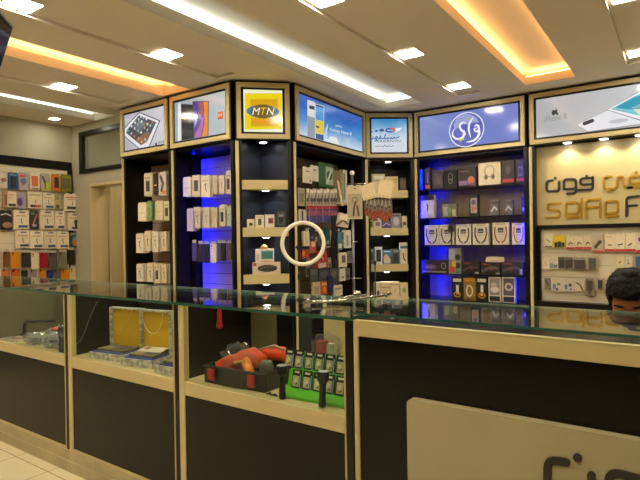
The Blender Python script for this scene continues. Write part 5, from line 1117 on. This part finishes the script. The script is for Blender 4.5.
# red torch hanging at the back
t = empty('hanging_red_torch', (-2.02, 1.955, .80), 0, 'small red torch hanging on the dark side wall of the toolbox case', 'torch')
C.objects.unlink(t); C.objects.link(t); t.location = (-1.858 + .03, 1.955, .80)
u = (219.5, 318); 
d_ = ray(*u); k_ = -1.846 / d_.x; t.location = (-1.846, d_.y * k_, HC + d_.z * k_ - .05)
b = MB(); b.lathe([(.012, 0), (.016, .005), (.016, .022), (.011, .03), (.011, .085), (.008, .09)], (0, 0, 0), RED, 14); b.build('torch_body', t, 0, True)
b = MB(); b.tube([(0, 0, .09), (.0, .003, .12), (-.004, .006, .983 - t.location.z)], .0022, PLASTIC, 6); b.build('wrist_cord', t, 0, True)
# green stand with carded packs
GRN = mat('green_card', '58b814', .3, var=.06, scale=6)
t = empty('green_display_stand', (-1.335, 1.613, DZ), .04, 'bright green card display stand in the glass case', 'display stand')
b = MB(); W_ = .355
b.add([(0, 0, 0), (W_, 0, 0), (W_, 0, .012), (0, 0, .012), (0, .022, .036), (W_, .022, .036), (W_, .046, .036), (0, .046, .036), (0, .062, .10), (W_, .062, .10), (W_, .10, .10), (0, .10, .10), (0, .115, .16), (W_, .115, .16), (W_, .14, .16), (0, .14, .16), (0, .14, 0), (W_, .14, 0)],
      [(0, 1, 2, 3), (3, 2, 5, 4), (4, 5, 6, 7), (7, 6, 9, 8), (8, 9, 10, 11), (11, 10, 13, 12), (12, 13, 14, 15), (15, 14, 17, 16), (0, 16, 17, 1), (0, 3, 4, 7, 8, 11, 12, 15, 16), (1, 17, 14, 13, 10, 9, 6, 5, 2)], GRN); b.build('stand_body', t, .001)
def card(x, y, z, lb, gold):
    ww, hh = .043, .072
    b = MB(); b.box(-ww / 2, ww / 2, 0, .004, 0, hh, P('1e1b18')); b.box(-ww * .33, ww * .33, -.006, -.0002, .006, .048, P(gold)); b.ell(0, .028, .008, .012, -.0075, -.006, P('e8dcc0'), 10); b.ell(.004, .018, .006, .006, -.0075, -.006, P('8a7430'), 10); b.box(-.012, .012, -.0008, -.0002, .058, .066, P('d8d2c0')); b.box(ww * .38, ww * .48, -.001, -.0002, .0, .055, P('9ab0d0'))
    o = b.build('carded_pack', None); cs, sn = math.cos(.04), math.sin(.04)
    o.location = (t.location.x + cs * x - sn * y, t.location.y + sn * x + cs * y, DZ + z); o.rotation_euler = (-.2, 0, .04)
    tag(o, lb, 'accessory pack', 'carded packs on the green stand')
for i in range(7):
    card(-.022 + .05 * i, .084, .1015, f'black carded pack with gold window, {ORD[i]} in the upper row of the green stand', 'b8ae88')
for i in range(6):
    card(.052 + .0515 * i, .030, .037, f'black carded pack with pale window, {ORD[i]} in the lower row of the green stand', 'c8bc94')
def torch(loc, rx, rz, label, col):
    o = empty('torch', loc, rz, label, 'torch', 'torches leaning on the green stand'); o.rotation_euler.x = rx
    b = MB(); b.lathe([(.013, 0), (.0145, .003), (.0145, .02), (.0128, .022), (.0128, .085), (.016, .09)], (0, 0, 0), col, 18); b.build('barrel', o, 0, True)
    b = MB(); b.lathe([(.016, .0902), (.023, .102), (.0235, .13), (.021, .132)], (0, 0, 0), col, 18); b.build('head', o, 0, True)
    b = MB(); b.lathe([(.0145, .0245), (.0145, .028)], (0, 0, 0), STEEL, 18); b.build('grip_ring', o)
    b = MB(); b.lathe([(.0205, .1322), (.018, .1335)], (0, 0, 0), pm('b8b8b0', .1), 18); b.build('lens', o)
    return o
torch((-1.312, 1.594, DZ + .003), -.0, .2, 'black torch standing at the near corner of the green stand', mat('torch_black', '191714', .35, .3, var=.1, scale=60))
torch((-1.12, 1.5945, DZ + .004), -.05, -.35, 'slate grey torch leaning on the lower row of the green stand', mat('torch_slate', '2c3034', .35, .4, var=.1, scale=60))
b = MB(); b.tube([(-.03, .0, .004), (-.012, .006, .006), (.0, -.004, .005), (.012, .004, .006), (.03, 0, .004)], [.003, .006, .003, .006, .003], PLASTIC, 8)
tag(b.build('short_cable', None, 0, True, (-1.372, 1.60, DZ + .002)), 'short beaded black cable on the deck beside the standing torch', 'cable')
# parcel in clear film behind, seen through the case
b = MB()
b.box(-.075, .075, -.05, .05, 0, .085, P('3a3630')); b.box(-.05, .05, -.0508, -.0502, .02, .06, P('5a544a')); tag(b.build('carton', None, .002, False, (-1.315, 1.915, DZ), .1), 'dark carton under the clear wrapped parcel behind the green stand', 'box')
pq = bag(-1.315, 1.915, .14, .09, .13, .2, CLEAR, 'clear wrapped parcel with red and white contents behind the green stand', [('red_contents', lambda b: (b.box(-.045, .0, -.02, .02, .01, .09, P('b8453c')), b.box(.005, .04, -.02, .02, .02, .08, P('d8c4b0'))))], 'wrapped_parcel', None, 9)

pq.location.z = DZ + .0865
# ------------------------------------------------------------------ television hung at the top left
T_ = Vector((-2.602, 1.2, 2.308)); dv = Vector((.755, -.656, 0)); nv = Vector((.656, .755, 0))
dn = (-.3 * nv - Vector((0, 0, 1))).normalized(); fn = dv.cross(dn).normalized()
if fn.dot(Vector((0, 0, HC)) - T_) < 0: fn = -fn
t = empty('television', T_, 0, 'black flat television hung from the ceiling at the picture corner', 'television')
def slab(b, a0, a1, d0, d1, f0, f1, m):
    vs = [tuple(dv * a_ + dn * q + fn * f_) for f_ in (f0, f1) for q in (d0, d1) for a_ in (a0, a1)]
    b.add(vs, [(0, 2, 3, 1), (4, 5, 7, 6), (0, 1, 5, 4), (2, 6, 7, 3), (0, 4, 6, 2), (1, 3, 7, 5)], m)
b = MB(); slab(b, 0, .82, 0, .48, -.05, 0, PLASTIC); b.build('casing', t, .004)
b = MB(); slab(b, .015, .805, .015, .462, .0002, .002, mat('screen_black', '101216', .08, var=.1)); b.build('screen', t)
mid = dv * .41 + dn * .2 - fn * .06
b = MB(); slab(b, .33, .49, .12, .28, -.07, -.0502, STEEL); b.tube([tuple(mid), tuple(mid - fn * .06), (mid.x - fn.x * .06, mid.y - fn.y * .06, ZC - T_.z - .012)], .018, STEEL, 10); b.lathe([(.06, 0), (.06, .0115)], (mid.x - fn.x * .06, mid.y - fn.y * .06, ZC - T_.z - .0118), STEEL, 16); b.build('ceiling_mount', t)

# ------------------------------------------------------------------ the man seated behind the desk
PXc, PYc = -.164, 2.60
SKIN = mat('skin', 'a8693a', .5, var=.07, scale=25); HAIR = mat('black_hair', '0d0a08', .7, var=.4, scale=90, bump=.6, spec=.2)
SHIRT = mat('dark_shirt', '2e3340', .8, var=.12, scale=60); TROU = mat('dark_trousers', '23211f', .8, var=.1, scale=60); SHOE = mat('shoe_black', '171412', .4, var=.1)
jt = {}; V, Ed, Rr = [], [], []
def J(n, p, r, par=None):
    jt[n] = len(V); V.append(p); Rr.append(r)
    if par: Ed.append((jt[par], jt[n]))
J('pelvis', (0, .02, .53), (.15, .11)); J('waist', (0, .05, .66), (.135, .10), 'pelvis'); J('chest', (0, .03, .78), (.16, .11), 'waist'); J('collar', (0, -.02, .875), (.11, .085), 'chest')
J('neck', (0, -.07, .925), (.055, .055), 'collar'); J('skull', (0, -.115, .965), (.052, .055), 'neck')
for s, n in ((-1, 'a'), (1, 'b')):
    J('sh' + n, (s * .17, -.005, .835), (.062, .06), 'collar'); J('el' + n, (s * .235, -.12, .62), (.046, .046), 'sh' + n); J('fo' + n, (s * .16, -.25, .64), (.038, .036), 'el' + n); J('wr' + n, (s * .085, -.32, .665), (.026, .024), 'fo' + n)
    J('ha' + n, (s * .065, -.355, .69), (.030, .018), 'wr' + n)
    for k in range(4):
        L = (.8, .95, 1.0, .88)[k]
        b0 = (s * .062, -.372 - .004 * k, .70 + .012 * k - .01); J(f'f{k}1' + n, b0, (.0095, .0095), 'ha' + n)
        J(f'f{k}2' + n, (s * .048, b0[1] - .022 * L, b0[2] + .008), (.0085, .0085), f'f{k}1' + n); J(f'f{k}3' + n, (s * .022, b0[1] - .028 * L, b0[2] + .012), (.0075, .0075), f'f{k}2' + n)
    J('th1' + n, (s * .045, -.345, .71), (.011, .011), 'ha' + n); J('th2' + n, (s * .028, -.358, .738), (.0095, .0095), 'th1' + n)
    J('hip' + n, (s * .095, -.02, .52), (.088, .085), 'pelvis'); J('kn' + n, (s * .13, -.36, .50), (.062, .062), 'hip' + n); J('ca' + n, (s * .13, -.34, .30), (.052, .055), 'kn' + n); J('an' + n, (s * .13, -.33, .09), (.038, .042), 'ca' + n); J('to' + n, (s * .14, -.47, .04), (.042, .032), 'an' + n)
me = bpy.data.meshes.new('person_skeleton'); me.from_pydata(V, Ed, [])
ob = bpy.data.objects.new('person_skeleton', me); C.objects.link(ob)
md = ob.modifiers.new('s', 'SKIN'); md.use_smooth_shade = True
for i, r in enumerate(Rr):
    me.skin_vertices[0].data[i].radius = r
    me.skin_vertices[0].data[i].use_root = (i == 0)
sd = ob.modifiers.new('d', 'SUBSURF'); sd.levels = 2; sd.render_levels = 2
dg = bpy.context.evaluated_depsgraph_get(); ev = ob.evaluated_get(dg); em = ev.to_mesh()
bv = [v.co.copy() for v in em.vertices]; bf = [tuple(p.vertices) for p in em.polygons]
ev.to_mesh_clear(); bpy.data.objects.remove(ob); bpy.data.meshes.remove(me)
PB = MB(); PB.v = [tuple(v) for v in bv]
for f in bf:
    c = sum((bv[i] for i in f), Vector()) / len(f)
    if c.z < .10 and c.y < -.25: m_ = SHOE
    elif c.z < .56 and not (abs(c.x) > .19 and c.y < -.05 and c.z > .55): m_ = TROU
    elif c.z > .905 and abs(c.x) < .1: m_ = SKIN
    elif c.y < -.17 and c.z > .56: m_ = SKIN
    else: m_ = SHIRT
    PB.f.append(list(f)); PB.m.append(PB.mi(m_))
# head: rings of (z, half width, front, back)
RG = [(-.118, .020, .040, .0), (-.112, .034, .062, .012), (-.098, .046, .076, .022), (-.080, .055, .081, .034), (-.058, .062, .083, .052), (-.035, .067, .084, .070), (-.010, .070, .085, .084), (.015, .073, .087, .093),
      (.040, .0755, .088, .098), (.062, .075, .083, .098), (.082, .069, .071, .090), (.098, .056, .052, .072), (.109, .036, .030, .046), (.115, .012, .008, .016)]
def ringv(z):
    for i in range(len(RG) - 1):
        if RG[i][0] <= z <= RG[i + 1][0]:
            k = (z - RG[i][0]) / (RG[i + 1][0] - RG[i][0]); k = k
            return [RG[i][j] + (RG[i + 1][j] - RG[i][j]) * k for j in (1, 2, 3)]
    return list(RG[-1][1:])
def headpt(th, z, off=0.0):
    """th=0 looks forward (-y)"""
    a_, f_, k_ = ringv(z); c, s = math.cos(th), math.sin(th)
    cc = math.copysign(abs(c) ** .85, c); ss = math.copysign(abs(s) ** .85, s)
    x = (a_ + off) * ss; y = -((f_ if c > 0 else k_) + off) * cc
    if off == 0.0 and c > 0:
        g = lambda d, w: math.exp(-(d / w) ** 2)
        y -= .026 * g(x, .011) * g(z + .030, .016) + .012 * g(x, .009) * g(z + .004, .020)      # nose
        y -= .006 * g(abs(x) - .030, .02) * g(z - .026, .010)                                    # brow
        y += .011 * g(abs(x) - .031, .014) * g(z - .004, .011)                                   # sockets
        y -= .006 * g(x, .020) * g(z + .066, .006) + .005 * g(x, .018) * g(z + .079, .006); y += .004 * g(x, .022) * g(z + .072, .003)   # lips
        y -= .006 * g(x, .018) * g(z + .105, .012)                                               # chin
    return Vector((x, y, z))
HT = Matrix.Translation((0, -.165, .998)) @ Matrix.Rotation(math.radians(24), 4, 'X')
NS = 56; zs = [-.118 + .233 * k / 48 for k in range(49)]
hv, hf = [], []
for z in zs:
    for j in range(NS): hv.append(HT @ headpt(2 * PI * j / NS, z))
for i in range(len(zs) - 1):
    for j in range(NS): hf.append((i * NS + j, i * NS + (j + 1) % NS, (i + 1) * NS + (j + 1) % NS, (i + 1) * NS + j))
hf.append(tuple(range(NS))[::-1]); hf.append(tuple((len(zs) - 1) * NS + j for j in range(NS)))
PB.add(hv, hf, SKIN)
for s in (-1, 1):   # ears
    ev_, ef_ = [], []
    for i in range(9):
        for j in range(14):
            ph = PI * i / 8; a_ = 2 * PI * j / 14
            ev_.append(HT @ Vector((s * (.072 + .007 * math.cos(ph) + .006 * math.sin(a_) * math.sin(ph) ** 2), .012 + .017 * math.sin(ph) * math.cos(a_) + .004 * math.sin(ph), -.008 + .032 * math.sin(ph) * math.sin(a_))))
    for i in range(8):
        for j in range(14): ef_.append((i * 14 + j, i * 14 + (j + 1) % 14, (i + 1) * 14 + (j + 1) % 14, (i + 1) * 14 + j))
    PB.add(ev_, ef_, SKIN)
person = PB.build('person', None, 0, True, (PXc, PYc, 0), -.06)
tag(person, 'dark haired person seated behind the desk looking down at hand level', 'person')
# hair
hz = [-.08 + .200 * k / 60 for k in range(61)]; NH = 96; hv, hf = [], []
def hairmask(th, z):
    a_ = abs((th + PI) % (2 * PI) - PI)
    line = .054 if a_ < .75 else (.054 - .067 * (a_ - .75) / .35 if a_ < 1.1 else (-.013 - .012 * (a_ - 1.1) if a_ < 1.45 else (.025 if a_ < 1.75 else -.055)))
    return max(0, min(1, (z - line) / .012))
for z in hz:
    for j in range(NH):
        th = 2 * PI * j / NH; zc = min(z, .1149); mk = hairmask(th, z)
        p = headpt(th, zc, .0001)
        nr = noise.noise(p * 55) * .006 + noise.noise(p * 140) * .004
        up = max(0, z - .03)
        off = -.005 + mk * (.015 + .10 * up + nr)
        q = headpt(th, zc, off); q.z += mk * (.22 * up + nr * .8) + max(0, z - .1149)
        hv.append(HT @ q)
for i in range(len(hz) - 1):
    for j in range(NH): hf.append((i * NH + j, i * NH + (j + 1) % NH, (i + 1) * NH + (j + 1) % NH, (i + 1) * NH + j))
hf.append(tuple((len(hz) - 1) * NH + j for j in range(NH)))
b = MB(); b.add(hv, hf, HAIR); b.build('hair', person, 0, True)
for s in (-1, 1):
    b = MB(); bm = bmesh.new(); bmesh.ops.create_uvsphere(bm, u_segments=16, v_segments=10, radius=.0115)
    b.add([HT @ (v.co + Vector((s * .031, -.0685, .004))) for v in bm.verts], [tuple(v.index for v in f.verts) for f in bm.faces], P('8a7f74')); 
    b.add([HT @ (v.co * .52 + Vector((s * .031, -.0748, -.001))) for v in bm.verts], [tuple(v.index for v in f.verts) for f in bm.faces], P('1a100c')); bm.free()
    eye = b.build('eye', person, 0, True)
    b = MB(); pts = [HT @ Vector((s * x, -.0805 + abs(x - .03) * .25, .004 + .006 * math.cos((x - .031) * 90))) for x in (.017, .023, .029, .035, .041, .046)]
    b.tube([tuple(q) for q in pts], [.003, .0055, .0062, .006, .005, .003], SKIN, 8); b.build('eyelid', eye, 0, True)
    b = MB(); pts = [HT @ Vector((s * x, -(.0885 if x < .04 else .082) + abs(x - .02) * .12, .027 + .005 * math.sin((x - .012) * 70))) for x in (.012, .02, .028, .037, .046, .053)]
    b.tube([tuple(q) for q in pts], [.002, .0042, .0046, .0042, .0034, .0015], HAIR, 8); b.build('eyebrow', person, 0, True)
# what he holds and sits on
b = MB(); b.box(-.036, .036, -.004, .004, 0, .15, PLASTIC); o = b.build('mobile_phone', None, .003, False, (PXc - .022, PYc - .392, .675), -.06); o.rotation_euler.x = -.5
tag(o, 'black mobile phone held by the person behind the desk', 'phone')
t = empty('stool', (PXc, PYc + .02, 0), 0, 'round dark stool under the seated person', 'stool')
b = MB(); b.lathe([(.16, .36), (.175, .375), (.175, .405), (.16, .415)], (0, 0, 0), PLASTIC, 28); b.build('seat', t, 0, True)
for k in range(4):
    b = MB(); a_ = k * PI / 2 + .78; b.tube([(.12 * math.cos(a_), .12 * math.sin(a_), .36), (.18 * math.cos(a_), .18 * math.sin(a_), .004)], .012, CHROME, 8); b.build('leg', t, 0, True)

# ------------------------------------------------------------------ camera, world, view
cam = bpy.data.cameras.new('camera'); co = bpy.data.objects.new('camera', cam); C.objects.link(co)
cam.sensor_fit = 'HORIZONTAL'; cam.sensor_width = 36; cam.lens = 36 * FL / 640; cam.clip_start = .02
right = Vector((ax.x, by.x, cz.x)); down = Vector((ax.y, by.y, cz.y)); fwd = Vector((ax.z, by.z, cz.z))
co.matrix_world = Matrix(((right.x, -down.x, -fwd.x, 0), (right.y, -down.y, -fwd.y, 0), (right.z, -down.z, -fwd.z, HC), (0, 0, 0, 1)))
SC.camera = co
wd = bpy.data.worlds.new('world'); SC.world = wd; wd.use_nodes = True
wd.node_tree.nodes['Background'].inputs[0].default_value = (.9, .8, .65, 1); wd.node_tree.nodes['Background'].inputs[1].default_value = .05
SC.view_settings.view_transform = 'Standard'; SC.view_settings.look = 'None'; SC.view_settings.exposure = .1; SC.view_settings.gamma = 1; SC.view_settings.use_curve_mapping = False
